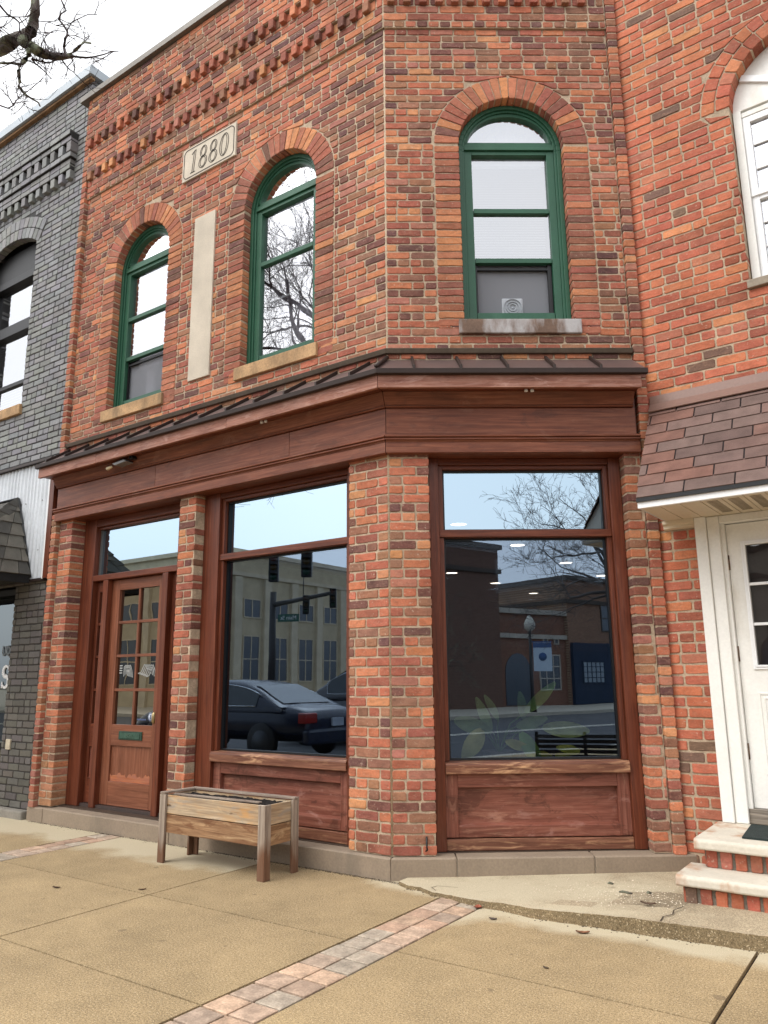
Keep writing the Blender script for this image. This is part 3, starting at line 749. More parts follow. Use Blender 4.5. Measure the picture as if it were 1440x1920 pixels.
# ---------------------------------------------------------------- shop windows
def rect_frame(mb, fr, u0, u1, z0, z1, w, d0, d1, wb=None, wt=None):
    wb = w if wb is None else wb; wt = w if wt is None else wt
    mb.box(fr, u0, u0+w, d0, d1, z0, z1); mb.box(fr, u1-w, u1, d0, d1, z0, z1)
    if wt: mb.box(fr, u0+w, u1-w, d0, d1, z1-wt, z1)
    if wb: mb.box(fr, u0+w, u1-w, d0, d1, z0, z0+wb)
def shop_window(fr, u0, u1, gl0, gl1, seam=0):
    d = .115
    mb = MB()
    mb.box(fr, u0, gl0-.034, d-.02, d+.14, .146, 2.872); mb.box(fr, gl1+.034, u1, d-.02, d+.14, .146, 2.872)
    mb.box(fr, gl0-.034, gl1+.034, d-.012, d+.14, 2.825, 2.871)
    w = mb.build('shop_window', MWFRM, B, .004)
    mb = MB()                                            # stops round the glass
    for a, b in ((gl0-.033, gl0), (gl1, gl1+.033)):
        mb.box(fr, a, b, d+.012, d+.12, .72, 2.281); mb.box(fr, a, b, d+.012, d+.12, 2.337, 2.824)
    mb.box(fr, gl0, gl1, d+.014, d+.12, 2.798, 2.823)
    mb.build('glazing_stop', MWFRM, w, .003)
    mb = MB(); mb.box(fr, gl0-.033, gl1+.033, d-.004, d+.13, 2.283, 2.336); mb.build('transom_bar', MWFRM, w, .004)
    mb = MB()
    for zz0, zz1 in ((.725, 2.282), (2.337, 2.797)):
        rect_frame(mb, fr, gl0+.001, gl1-.001, zz0, zz1, .012, d+.05, d+.085)
    mb.build('glazing_bead', MBLK, w)
    mb = MB(); mb.face([fr(gl0, d+.07, 2.33), fr(gl1, d+.07, 2.33), fr(gl1, d+.07, 2.80), fr(gl0, d+.07, 2.80)]); mb.build('transom_pane', GL_TR, w)
    mb = MB(); mb.face([fr(gl0, d+.07, .72), fr(gl1, d+.07, .72), fr(gl1, d+.07, 2.29), fr(gl0, d+.07, 2.29)]); mb.build('glass', GL_LO, w)
    mb = MB(); mb.face([fr(gl0, d+.090, .72), fr(gl1, d+.092, .72), fr(gl1, d+.102, 2.29), fr(gl0, d+.100, 2.29)]); mb.build('inner_pane', GL_IN, w)
    mb = MB(); mb.sweep(fr, [(d-.035, .640), (d-.035, .702), (d-.022, .716), (d+.12, .724), (d+.12, .640)], lambda x: gl0-.034, lambda x: gl1+.034); mb.build('sill', MWSILL, w, .005)
    # bulkhead panel
    mb = MB()
    a, b = gl0-.034, gl1+.034
    mb.box(fr, a, a+.085, d+.012, d+.06, .228, .639); mb.box(fr, b-.085, b, d+.012, d+.06, .228, .639)
    mb.box(fr, a+.085, b-.085, d+.012, d+.06, .548, .639); mb.box(fr, a+.085, b-.085, d+.012, d+.06, .228, .303)
    p = mb.build('bulkhead', MWWORN, B, .004)
    mb = MB(); mb.box(fr, a+.08, b-.08, d+.052, d+.072, .29, .56); mb.build('panel', MWWORN, p)
    mb = MB(); mb.sweep(fr, [(d+.016, .303), (d+.05, .316), (d+.06, .316), (d+.06, .303)], lambda x: a+.085, lambda x: b-.085); mb.build('panel_bead', MWWORN, p)
    mb = MB(); mb.box(fr, a, b, d-.004, d+.06, .147, .222); mb.build('kick_board', MWSILL, p, .005)
    mb = MB(); mb.box(fr, a, b, d+.073, d+.11, .146, .715); mb.build('backing_board', MDARK, p)
shop_window(FL, -2.03, -.360, -1.808, -.480)
shop_window(FC, .297, 1.720, .404, 1.600)

# ---------------------------------------------------------------- entrance
d = .145
mb = MB()
mb.box(FL, -3.848, -3.66, d-.005, d+.14, .146, 2.872); mb.box(FL, -2.42, -2.246, d-.005, d+.14, .146, 2.872)
mb.box(FL, -3.66, -2.42, d, d+.14, 2.795, 2.872)
mb.box(FL, -3.66, -2.42, d-.004, d+.13, 2.248, 2.305)
mb.box(FL, -3.496, -3.418, d-.001, d+.13, .146, 2.247); mb.box(FL, -2.616, -2.540, d-.001, d+.13, .146, 2.247)
DF = mb.build('door_frame', MWFRM, B, .005)
mb = MB()
mb.box(FL, -3.70, -3.655, d+.03, d+.12, 2.306, 2.794)
mb.box(FL, -2.44, -2.415, d+.03, d+.12, 2.306, 2.794)
mb.box(FL, -3.655, -2.44, d+.03, d+.12, 2.77, 2.794)
mb.build('glazing_stop', MWFRM, DF, .003)
mb = MB(); mb.face([FL(-3.66, d+.07, 2.30), FL(-2.43, d+.07, 2.30), FL(-2.43, d+.07, 2.78), FL(-3.66, d+.07, 2.78)]); mb.build('transom_pane', GL_TR, DF)
mb = MB()
mb.box(FL, -3.655, -3.635, d+.05, d+.069, 2.306, 2.77); mb.build('glazing_bead', MALU, DF)
mb = MB(); mb.box(FL, -3.66, -2.42, d+.02, d+.14, .146, .172); mb.build('threshold', m_plain('dark_threshold', lin((70, 58, 54)), .5), DF)
# door leaf
a, b, dd = -3.416, -2.618, d+.055
mb = MB()
mb.box(FL, a, a+.118, dd, dd+.045, .176, 2.243); mb.box(FL, b-.10, b, dd, dd+.045, .176, 2.243)
mb.box(FL, a+.118, b-.10, dd, dd+.045, 2.142, 2.243, grain=0); mb.box(FL, a+.118, b-.10, dd, dd+.045, .700, .888, grain=0); mb.box(FL, a+.118, b-.10, dd, dd+.045, .176, .385, grain=0)
DOOR = mb.build('door', MWDOOR, B, .003)
g0, g1 = a+.118, b-.10
mb = MB()
mz = [.888+(2.142-.888)*i/4 for i in range(5)]
um = (g0+g1)/2
for z in mz[1:4]: mb.box(FL, g0, g1, dd+.006, dd+.04, z-.013, z+.013)
for i in range(4): mb.box(FL, um-.013, um+.013, dd+.008, dd+.04, mz[i]+(.013 if i else 0), mz[i+1]-(.013 if i < 3 else 0))
mb.build('muntin', MWDOOR, DOOR, .003)
for i in range(4):
    for p, q in ((g0, um-.013), (um+.013, g1)):
        mb = MB(); mb.face([FL(p, dd+.028, mz[i]), FL(q, dd+.028, mz[i]), FL(q, dd+.028, mz[i+1]), FL(p, dd+.028, mz[i+1])]); mb.build('pane', GL_DR, DOOR)
mb = MB(); mb.box(FL, g0-.005, g1+.005, dd+.018, dd+.04, .375, .71, grain=2); mb.build('panel', MWDOOR, DOOR)
mb = MB()
pp = [(g0+.0, .386)]
n = 60
for i in range(n+1): pp.append((g1-(g1-g0)*i/n, .447+.012*math.sin(i*.31)+.007*math.sin(i*.83+1)+rng.uniform(-.007, .007)))
pp = [(g1, .386)]+pp[1:]+[(g0, .386)]
mb.prism(FL, pp, dd+.0155, dd+.019); mb.build('worn_patch', MWRAW, DOOR, label='bare orange wood where the varnish has worn off')
mb = MB(); mb.box(FL, um-.165, um+.165, dd-.010, dd, .757, .832); MS = mb.build('mail_slot', MGRN, DOOR, .004)
mb = MB(); mb.box(FL, um-.14, um+.14, dd-.014, dd-.0102, .770, .819); mb.build('flap', m_plain('verdigris_flap', lin((62, 92, 78)), .5, .3, 20, .3, metal=.3), MS, .002)
def text_obj(s, size, ext, mat, parent, M, name='lettering'):
    cu = bpy.data.curves.new('txt', 'FONT'); cu.body = s; cu.size = size; cu.extrude = ext; cu.align_x = 'CENTER'; cu.align_y = 'CENTER'
    to = bpy.data.objects.new('txt', cu); COL.objects.link(to)
    dg = bpy.context.evaluated_depsgraph_get()
    me = bpy.data.meshes.new_from_object(to.evaluated_get(dg)); me.name = name
    bpy.data.objects.remove(to); bpy.data.curves.remove(cu)
    root = parent
    while root.parent: root = root.parent
    me.transform(Matrix.Translation(-Vector(root.location)) @ M)
    me.materials.clear(); me.materials.append(mat)
    o = bpy.data.objects.new(name, me); COL.objects.link(o); o.parent = parent
    return o
def facing(fr, u, d, z, flip=1):    # text plane in a wall frame, facing outwards
    o = Vector(fr(u, d, z)); e = Vector((*fr.e, 0)); nn = Vector((-fr.n[0], -fr.n[1], 0))
    m = Matrix(((e.x, 0, nn.x, o.x), (e.y, 0, nn.y, o.y), (0, 1, 0, o.z), (0, 0, 0, 1)))
    return m
text_obj('POST', .042, .0015, m_plain('raised_letter', lin((92, 118, 102)), .5, .2, metal=.3), MS, facing(FL, um, dd-.016, .794))
# white striped decal and small notice on the panes
mb = MB(); zc = (mz[1]+mz[2])/2+.02
for i in range(4): ribbon(mb, [(g0+.035, zc+.045-.022*i), (g0+.075, zc+.045-.022*i)], .010, dd+.0255, dd+.027, FL)
for i in range(5):
    x = g0+.10+.018*i
    ribbon(mb, [(x, zc-.055+.01*i), (x+.002, zc+.03), (x+.02, zc+.05), (x+.045, zc+.0), (x+.06, zc-.05-.004*i)], .007, dd+.0255, dd+.027, FL)
for i in range(6):
    x = um+.03+.024*i
    ribbon(mb, [(x-.01, zc-.03-.006*i), (x+.03, zc-.02-.006*i), (x+.075, zc+.05), (x+.11, zc+.03-.008*i), (x+.125, zc-.01-.012*i)], .008, dd+.0255, dd+.027, FL)
mb.build('stripe_decal', m_plain('white_decal', lin((168, 170, 168)), .5), DOOR)
mb = MB(); mb.disc(FL(g1-.06, dd+.027, mz[0]+.075), .038, (0, -1, 0), .001, 20); NO = mb.build('notice_disc', m_plain('notice_white', lin((204, 212, 224)), .5), DOOR)
mb = MB(); ribbon(mb, [(g1-.06, mz[0]+.055), (g1-.06, mz[0]+.095)], .014, dd+.0245, dd+.026, FL); ribbon(mb, ell(g1-.06, mz[0]+.075, .033, .033, 0), .006, dd+.0245, dd+.026, FL, True)
ribbon(mb, [(um+.045, mz[0]+.05), (g1-.12, mz[0]+.05)], .012, dd+.0245, dd+.026, FL)
mb.build('notice_print', m_plain('notice_blue', lin((70, 84, 120)), .5), NO)
mb = MB()
mb.lathe(FL(b-.045, dd-.03, .96), [(.012, -.05), (.02, -.03), (.022, .03), (.012, .05)], 10); mb.tube([FL(b-.045, dd-.03, .96), FL(b-.045, dd, .96)], .012, 8)
mb.build('handle', m_plain('brass', lin((170, 150, 110)), .35, .1, metal=.8), DOOR)
# sidelights
for a, b in ((-3.658, -3.498), (-2.538, -2.422)):
    mb = MB(); w = .040
    mb.box(FL, a, a+w, dd, dd+.045, .176, 2.243); mb.box(FL, b-.02, b, dd, dd+.045, .176, 2.243)
    for z0, z1 in ((2.142, 2.243), (.68, .888), (.176, .40)): mb.box(FL, a+w, b-.02, dd, dd+.045, z0, z1, grain=0)
    sl = mb.build('sidelight', MWFRM, B, .003)
    mb = MB()
    for z in mz[1:4]: mb.box(FL, a+w, b-.02, dd+.008, dd+.04, z-.012, z+.012)
    mb.build('muntin', MWFRM, sl, .002)
    mb = MB(); mb.face([FL(a+w, dd+.028, .885), FL(b-.02, dd+.028, .885), FL(b-.02, dd+.028, 2.145), FL(a+w, dd+.028, 2.145)]); mb.build('pane', GL_DR, sl)
    mb = MB(); mb.box(FL, a+w-.005, b-.015, dd+.016, dd+.04, .39, .69, grain=2); mb.build('panel', MWWORN, sl)

# ---------------------------------------------------------------- plinth
mb = MB()
LJ = [-4.185, -3.92, -2.15, -1.12, -.03]
prof = lambda e: [(-.034, -.25), (-.040, .128-e), (-.034, .138-e), (.34, .145), (.34, -.25)]
for i in range(4):
    a_, b_ = LJ[i], LJ[i+1]
    last = i == 3
    mb.sweep(FL, prof(.004*(3-i)), lambda d, a_=a_: a_+.003, (lambda d: -d*TH-.002) if last else (lambda d, b_=b_: b_-.003))
CJ = [0, .42, 1.32, 2.02]
for i in range(3):
    a_, b_ = CJ[i], CJ[i+1]
    mb.sweep(FC, prof(0), (lambda d: d*TH+.002) if i == 0 else (lambda d, a_=a_: a_+.003), lambda d, b_=b_: b_-.003)
mb.build('plinth', MPLINTH, B, .008)
mb = MB(); mb.sweep(FL, [(-.028, -.2), (-.028, .12), (.3, .12), (.3, -.2)], lambda d: -4.17, lambda d: -d*TH); mb.sweep(FC, [(-.028, -.2), (-.028, .12), (.3, .12), (.3, -.2)], lambda d: d*TH, lambda d: 2.0)
mb.build('plinth_joint', m_plain('plinth_joint', lin((178, 166, 150)), .9), B)
# inner window ledge
mb = MB(); mb.box(FC, .32, 1.66, .30, .78, .54, .58); mb.build('display_ledge', MFLOOR, B)

# ================================================================== grey painted neighbour
G = thing('grey_brick_building', 'dark grey painted brick building left of the red brick shop, with corrugated metal sign band', 'building', (-6.0, 1.5, 0))
FG = Frame((0, .02, 0), 0)
gw = Op(-5.62, .55, 4.37, 6.40, None)
class SegOp(Op):                     # segmental arch head
    def hw(s, z, g):
        if z < s.zb-1e-6: return 0
        if z <= s.zs: return s.h+(g if g < .02 else 0)
        Rr = 1.05; zc_ = s.zs+.17-Rr
        v = (Rr+g)**2-(z-zc_)**2
        return min(s.h+(.05 if g > .02 else g), math.sqrt(v)) if v > 0 else 0
so = SegOp(-5.62, .55, 4.30, 6.42)
mb = MB()
wall(mb, FG, -9.5, -4.165, 3.5, 8.25, [so], .285, 0, pal=PAL_G, anchor=99 if False else -4.165, ch=.0685, deep1=True, hdr=.08)
for k in range(2):                   # two rowlock arcs over the window
    Rr = 1.05; zc_ = so.zs+.17-Rr; r0 = Rr+.005+k*.14; r1 = r0+.13
    a0 = math.acos(min(1, (.60)/Rr)); n = 15
    for i in range(n):
        q0 = math.pi-a0-(math.pi-2*a0)*i/n-.004; q1 = math.pi-a0-(math.pi-2*a0)*(i+1)/n+.004
        q = [(so.cu+r0*math.cos(q0), zc_+r0*math.sin(q0)), (so.cu+r0*math.cos(q1), zc_+r0*math.sin(q1)), (so.cu+r1*math.cos(q1), zc_+r1*math.sin(q1)), (so.cu+r1*math.cos(q0), zc_+r1*math.sin(q0))]
        brick(mb, FG, q, -.016, .08, pick(PAL_G))
mb.build('wall', [MBG, MMG], G)
mb = MB()
so2 = Op(-5.8, .98, .32, 2.26)
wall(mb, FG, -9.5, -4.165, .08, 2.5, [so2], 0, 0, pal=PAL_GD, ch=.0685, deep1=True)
mb.build('wall', [MBG, m_plain('shade_darkened_taupe_mortar', lin((58, 54, 50)), .8, .2, 14, .5, 90)], G)  # mortar tone darker than the bricks: joint shade painted in
# stepped cornice of brick
mb = MB()
CE = -4.36
def course(z0, z1, p, u1=CE, u0=-9.5, l=.205):
    u = u1
    mb.box(FG, u0, u1-.004, -p+.006, .01, z0+.0, z1, 1)
    while u > u0:
        a = max(u-l, u0); brick(mb, FG, [(a+.004, z0+.004), (u-.004, z0+.004), (u-.004, z1-.004), (a+.004, z1-.004)], -p, .0, pick(PAL_G)); u -= l
course(7.50, 7.565, .125); course(7.43, 7.498, .105)
i = 0; u = CE
while u > -9.4:
    brick(mb, FG, [(u-.085, 7.300), (u, 7.300), (u, 7.428), (u-.085, 7.428)], -.10, .0, pick(PAL_G)); u -= .165
course(7.228, 7.296, .095); course(7.158, 7.226, .07, CE-.03); course(7.09, 7.156, .07, CE-.03)
u = CE-.03
while u > -9.4:
    brick(mb, FG, [(u-.08, 6.975), (u, 6.975), (u, 7.088), (u-.08, 7.088)], -.062, .0, pick(PAL_G)); u -= .155
mb.build('cornice', [MBG, MMG], G)
mb = MB(); mb.box(FG, -9.5, -4.10, -.09, .4, 8.215, 8.33); mb.box(FG, -4.20, -4.10, .4, 6, 8.215, 8.33)
mb.build('coping', m_plain('grey_coping_metal', lin((168, 176, 182)), .4, .08, 3, .03, metal=.2), G, .003)
mb = MB(); mb.box(FG, -9.5, -4.135, -.055, .0, 8.180, 8.213); mb.build('coping_board', m_plain('bare_nailer_board', lin((150, 116, 84)), .9, .4, 8), G)
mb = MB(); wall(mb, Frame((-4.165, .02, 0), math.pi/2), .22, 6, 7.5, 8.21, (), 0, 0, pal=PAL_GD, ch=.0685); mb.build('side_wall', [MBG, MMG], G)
mb = MB(); mb.box(FG, -9.5, -4.2, .6, 6, 7.9, 8.0); mb.box(FG, -9.4, -4.3, 1.2, 1.3, .1, 7.9); mb.build('inner_wall', MDARK, G)
# upstairs window
mb = MB(); d = .12
mb.box(FG, -6.17, -5.62+.55-.05, d, d+.08, 6.19, 6.55); mb.box(FG, -5.12, -5.07, d, d+.08, 4.30, 6.55); mb.box(FG, -6.17, -6.12, d, d+.08, 4.30, 6.55)
mb.box(FG, -6.12, -5.12, d-.02, d+.08, 6.10, 6.19)
mb.box(FG, -6.12, -5.12, d-.01, d+.08, 5.42, 5.56); mb.box(FG, -6.12, -5.12, d+.02, d+.07, 4.74, 4.79); mb.box(FG, -6.12, -5.12, d, d+.08, 4.365, 4.42)
gwn = mb.build('window', MBLK, G, .004)
mb = MB(); mb.face([FG(-6.12, d+.05, 4.4), FG(-5.12, d+.05, 4.4), FG(-5.12, d+.05, 6.12), FG(-6.12, d+.05, 6.12)]); mb.build('glass', GL_UP, gwn)
mb = MB(); z = 4.42
while z < 5.43:
    mb.face([FG(-6.1, d+.12, z), FG(-5.13, d+.12, z), FG(-5.13, d+.142, z+.018), FG(-6.1, d+.142, z+.018)]); z += .034
mb.build('blind', MBLIND, gwn)
mb = MB(); mb.box(FG, -6.3, -5.035, -.04, .1, 4.245, 4.366); mb.build('sill', MSILL, gwn, .008)
# corrugated band
mb = MB(); n = 400; P = []
for i in range(n+1):
    u = -9.5+(9.5-4.285)*i/n; ph = (u*2*math.pi/.0676)
    P.append((u, -.030-.011*max(-.7, min(.7, math.sin(ph)))))
for i in range(n):
    (a, da), (b, db) = P[i], P[i+1]
    mb.face([FG(a, da, 2.325), FG(b, db, 2.325), FG(b, db, 3.57), FG(a, da, 3.57)], smooth=False)
    mb.face([FG(b, .0, 2.325), FG(a, .0, 2.325), FG(a, da, 2.325), FG(b, db, 2.325)])
cp = mb.build('corrugated_panel', MCORR, G)
mb = MB(); mb.box(FG, -4.283, -4.262, -.055, .01, 2.31, 3.40); mb.build('edge_trim', MVINYL, cp, .002)
mb = MB(); mb.box(FG, -9.5, -4.262, -.045, .005, 2.295, 2.322); mb.box(FG, -9.5, -4.24, -.075, .005, 3.571, 3.60); mb.build('edge_trim', MCAND, cp)
mb = MB()
for k in range(16):
    u = -4.40-.31*(k % 8); z = 3.15 if k < 8 else 2.62
    mb.disc(FG(u, -.040, z), .006, (0, -1, 0), .006, 8)
mb.build('screw', MALU, cp)
# hipped shingle awning
AW = MB()
Aa, Bw, Fp = Vector(FG(-4.86, -.05, 3.21)), Vector(FG(-4.50, -.05, 2.36)), Vector(FG(-4.50, -.98, 2.36))
AW.face([tuple(Aa), tuple(Fp), tuple(Bw)], 0, (.02, .02, .02, .5)); L0 = Vector(FG(-9.5, -.05, 3.21)); L1 = Vector(FG(-9.5, -.98, 2.36))
AW.face([tuple(Aa), tuple(L0), tuple(L1), tuple(Fp)], 0, (.02, .02, .02, .5))
AW.face([tuple(Bw), tuple(Fp), FG(-4.50, -.98, 2.28), FG(-4.50, -.05, 2.28)], 0, (.015, .015, .016, .5)); AW.face([tuple(Fp), tuple(L1), FG(-9.5, -.98, 2.28), FG(-4.5, -.98, 2.28)], 0, (.015, .015, .016, .5))
AW.face([FG(-9.5, -.05, 2.30), FG(-4.5, -.05, 2.30), FG(-4.5, -.98, 2.30), FG(-9.5, -.98, 2.30)], 0, (.015, .015, .016, .5))
awn = AW.build('awning', MROOFG, G)
def shingles(mb, p00, p10, p11, p01, rows, tab, pal, lift=.012, nrm=None, stag=.5, th=.006, gap=.007):
    """tabs over the quad p00 (eave left) p10 (eave right) p11 (ridge right) p01 (ridge left)"""
    p00, p10, p11, p01 = map(Vector, (p00, p10, p11, p01))
    nrm = (p10-p00).cross(p01-p00)
    if nrm.length < 1e-6: nrm = (p10-p00).cross(p11-p00)
    nrm.normalize()
    for r in range(rows):
        t0, t1 = r/rows, min(1, (r+1.12)/rows)
        a0, b0 = p00.lerp(p01, t0), p10.lerp(p11, t0); a1, b1 = p00.lerp(p01, t1), p10.lerp(p11, t1)
        L = (b0-a0).length
        if L < .02: continue
        x = -((r*stag) % 1)*tab
        while x < L:
            s0, s1 = max(0, x+gap/2)/L, min(L, x+tab-gap/2)/L
            if s1-s0 > .01/L:
                c = lin(rng.choice(pal)); k = rng.uniform(.88, 1.12); c = (c[0]*k, c[1]*k, c[2]*k, rng.random())
                q = [a0.lerp(b0, s0)+nrm*lift, a0.lerp(b0, s1)+nrm*lift, a1.lerp(b1, s1)+nrm*(lift*.25), a1.lerp(b1, s0)+nrm*(lift*.25)]
                lo = [v-nrm*th for v in q]
                mb.idx([tuple(v) for v in q+lo], [(0, 1, 2, 3), (0, 4, 5, 1), (1, 5, 6, 2), (3, 7, 4, 0)], 0, c)
            x += tab
PGS = [(88, 86, 80), (98, 95, 88), (80, 78, 74), (104, 100, 92)]
mb = MB(); shingles(mb, Fp, Bw, Aa, Aa, 6, .20, PGS, .024, th=.016); shingles(mb, L1, Fp, Aa, L0, 6, .24, PGS, .024, th=.016)
for k in range(8):                                                   # hip caps
    c0 = Fp.lerp(Aa, k/8); c1 = Fp.lerp(Aa, (k+1.25)/8 if k < 7 else 1)
    up = Vector((.25, -.3, .9)).normalized(); s1v = (Bw-Fp).normalized()*.11-Vector((0, 0, .03)); s2v = (L1-Fp).normalized()*.11-Vector((0, 0, .03))
    c = (*lin(rng.choice(PGS)), .5); l0 = up*.055; l1 = up*.035
    V = [c0+l0, c0+l0+s1v, c1+l1+s1v, c1+l1, c0+l0+s2v, c1+l1+s2v]; dn = -up*.016
    V = V+[v+dn for v in V]
    mb.idx([tuple(v) for v in V], [(0, 1, 2, 3), (4, 0, 3, 5), (0, 6, 7, 1), (4, 10, 6, 0), (1, 7, 8, 2)], 0, c)
mb.build('shingle_courses', MROOFG, awn)
mb = MB(); mb.tube([Bw+Vector((.012, -.0, -.02)), Aa+Vector((.012, 0, .02))], .012, 6); mb.tube([Aa+Vector((0, -.0, .02)), L0+Vector((0, 0, .02))], .014, 6); mb.build('flashing', MBLK, awn)
# shop window and its lettering
mb = MB(); mb.box(FG, -6.78, -4.82, .05, .14, 2.18, 2.26); mb.box(FG, -6.78, -4.82, -.03, .14, .28, .325); mb.box(FG, -4.824, -4.82, .035, .14, .325, 2.18)
swn = mb.build('shop_window', MBLK, G, .003)
mb = MB(); mb.face([FG(-6.78, .03, .32), FG(-4.822, .03, .32), FG(-4.822, .03, 2.19), FG(-6.78, .03, 2.19)]); mb.build('glass', GL_GR, swn)
mb = MB()
sp = []
for i in range(25):
    q = i/24; a = R_(28)+q*R_(0)
for i in range(13): a = R_(20)+R_(235)*i/12; sp.append((-4.905+.052*math.cos(a), 1.392+.052*math.sin(a)))
for i in range(13): a = R_(75)-R_(235)*i/12; sp.append((-4.905+.056*math.cos(a)-.002, 1.285+.056*math.sin(a)))
w_ = [.012+.03*math.sin(math.pi*i/25)**.8 for i in range(26)]
ribbon(mb, sp, w_, .018, .026, FG)
ribbon(mb, [(sp[0][0]+.004, sp[0][1]-.02), (sp[0][0]+.004, sp[0][1]+.045)], .012, .018, .026, FG); ribbon(mb, [(sp[-1][0]-.004, sp[-1][1]+.02), (sp[-1][0]-.004, sp[-1][1]-.045)], .012, .018, .026, FG)
mb.build('lettering', m_plain('white_lettering', lin((226, 226, 226)), .5, .03), swn)
mb = MB()
ribbon(mb, [(-5.005, 1.655), (-5.005, 1.58), (-4.985, 1.555), (-4.965, 1.56), (-4.95, 1.585), (-4.95, 1.655)], .009, .018, .026, FG)
ribbon(mb, ell(-4.90, 1.605, .024, .05, 0), .009, .018, .026, FG, True); ribbon(mb, [(-4.895, 1.575), (-4.875, 1.54)], .008, .018, .026, FG)
mb.build('lettering', m_plain('grey_lettering', lin((120, 124, 126)), .5, .05), swn)
mb = MB(); mb.box(FG, -9.5, -4.225, -.085, .3, -.2, .075); mb.build('base_block', m_plain('grey_concrete_base', lin((136, 130, 120)), .9, .2, 4, .5, 70), G, .015)
mb = MB(); mb.box(FG, -4.72, -4.64, -.02, .0, .62, .72); mb.build('cover_plate', m_plain('cream_plate', lin((196, 184, 160)), .5), G, .003)

# ================================================================== orange brick neighbour on the right
O = thing('orange_brick_building', 'orange brick building right of the shop with white arched window and brown shingle awning', 'building', (3.5, 2.5, 0))
class ArchOp(Op):                    # the ring of bricks only goes round the arch, not down the jambs
    def hw(s, z, g): return Op.hw(s, z, g if (z > s.zs-.03 or g < .02) else .0)
RO = ArchOp(1.255, .48, 3.99, 5.42, .48)
mb = MB()
wall(mb, FR, -.02, 5.0, 3.2, 9.2, [RO], .206, 0, pal=PAL_O, ch=.0737, bl=.213, hdr=.06, anchor=-9, mm=1, mort=.0125)
mb.build('wall', [MBO, MMR], O)
mb = MB(); arch_ring(mb, FR, RO, .205, .001, PAL_O, rings=2, jamb=False); mb.build('brick_arch', [MBO, MMR], O)
mb = MB()
wall(mb, FR, -.03, 5.0, .0, 3.3, [Op(.915, .60, .36, 2.42)], 0, 0, pal=PAL_O, ch=.0715, bl=.21, hdr=.3, anchor=-9, mort=.014)
mb.build('wall', [MBO, MMR], O)
mb = MB(); mb.box(FR, 0, 5, .9, 1.0, .1, 9); mb.box(FR, 0, 5, .2, 1.0, 8.9, 9); mb.build('inner_wall', m_plain('pale_inner_wall', lin((170, 166, 160)), .9), O)
# white window
d = .10
mb = MB()
n = 24; fan = [(RO.cu+.48*math.cos(math.pi*i/n), RO.zs+.48*math.sin(math.pi*i/n)) for i in range(n+1)]
mb.prism(FR, fan, d, d+.05)
def slant(mb, fr, a, b, w, d0, d1): ribbon(mb, [a, b], w, d0, d1, fr)
mb.box(FR, RO.cu-.48, RO.cu-.425, d-.02, d+.07, 4.0, 5.415); mb.box(FR, RO.cu+.425, RO.cu+.48, d-.02, d+.07, 4.0, 5.415)
mb.box(FR, RO.cu-.425, RO.cu+.425, d, d+.07, 5.36, 5.40); mb.box(FR, RO.cu-.425, RO.cu+.425, d, d+.07, 4.0, 4.06)
wo = mb.build('window', MWHITE, O, .003)
mb = MB(); ribbon(mb, [(RO.cu-.40, RO.zs+.26), (RO.cu-.02, RO.zs+.06)], .05, d-.02, d, FR); ribbon(mb, [(RO.cu+.40, RO.zs+.26), (RO.cu+.02, RO.zs+.06)], .05, d-.02, d, FR); mb.build('batten', MVINYL, wo, .003)
mb = MB()
rect_frame(mb, FR, RO.cu-.424, RO.cu+.424, 4.062, 4.72, .05, d+.02, d+.065); rect_frame(mb, FR, RO.cu-.424, RO.cu+.424, 4.70, 5.358, .05, d+.005, d+.045)
for z in (4.92, 5.12):
    mb.box(FR, RO.cu-.37, RO.cu+.37, d+.015, d+.03, z-.009, z+.009)
for u in (-.125, .125):
    mb.box(FR, RO.cu+u-.009, RO.cu+u+.009, d+.016, d+.03, 4.75, 5.31); mb.box(FR, RO.cu+u-.009, RO.cu+u+.009, d+.03, d+.045, 4.11, 4.67)
for z in (4.30, 4.49): mb.box(FR, RO.cu-.37, RO.cu+.37, d+.03, d+.045, z-.009, z+.009)
mb.build('sash', MVINYL, wo, .003)
mb = MB()
mb.face([FR(RO.cu-.40, d+.033, 4.74), FR(RO.cu+.40, d+.033, 4.74), FR(RO.cu+.40, d+.033, 5.33), FR(RO.cu-.40, d+.033, 5.33)]); mb.face([FR(RO.cu-.40, d+.05, 4.1), FR(RO.cu+.40, d+.05, 4.1), FR(RO.cu+.40, d+.05, 4.70), FR(RO.cu-.40, d+.05, 4.70)])
mb.build('glass', GL_UP, wo)
mb = MB(); z = 4.1
while z < 5.34:
    mb.face([FR(RO.cu-.37, d+.09, z), FR(RO.cu+.37, d+.09, z), FR(RO.cu+.37, d+.108, z+.02), FR(RO.cu-.37, d+.108, z+.02)]); z += .024
mb.build('blind', MBLIND, wo)
mb = MB(); mb.box(FR, RO.cu-.50, RO.cu+.50, -.035, .12, 3.935, 3.995); mb.build('sill', m_plain('grey_sill', lin((150, 138, 122)), .85, .2), wo, .006)
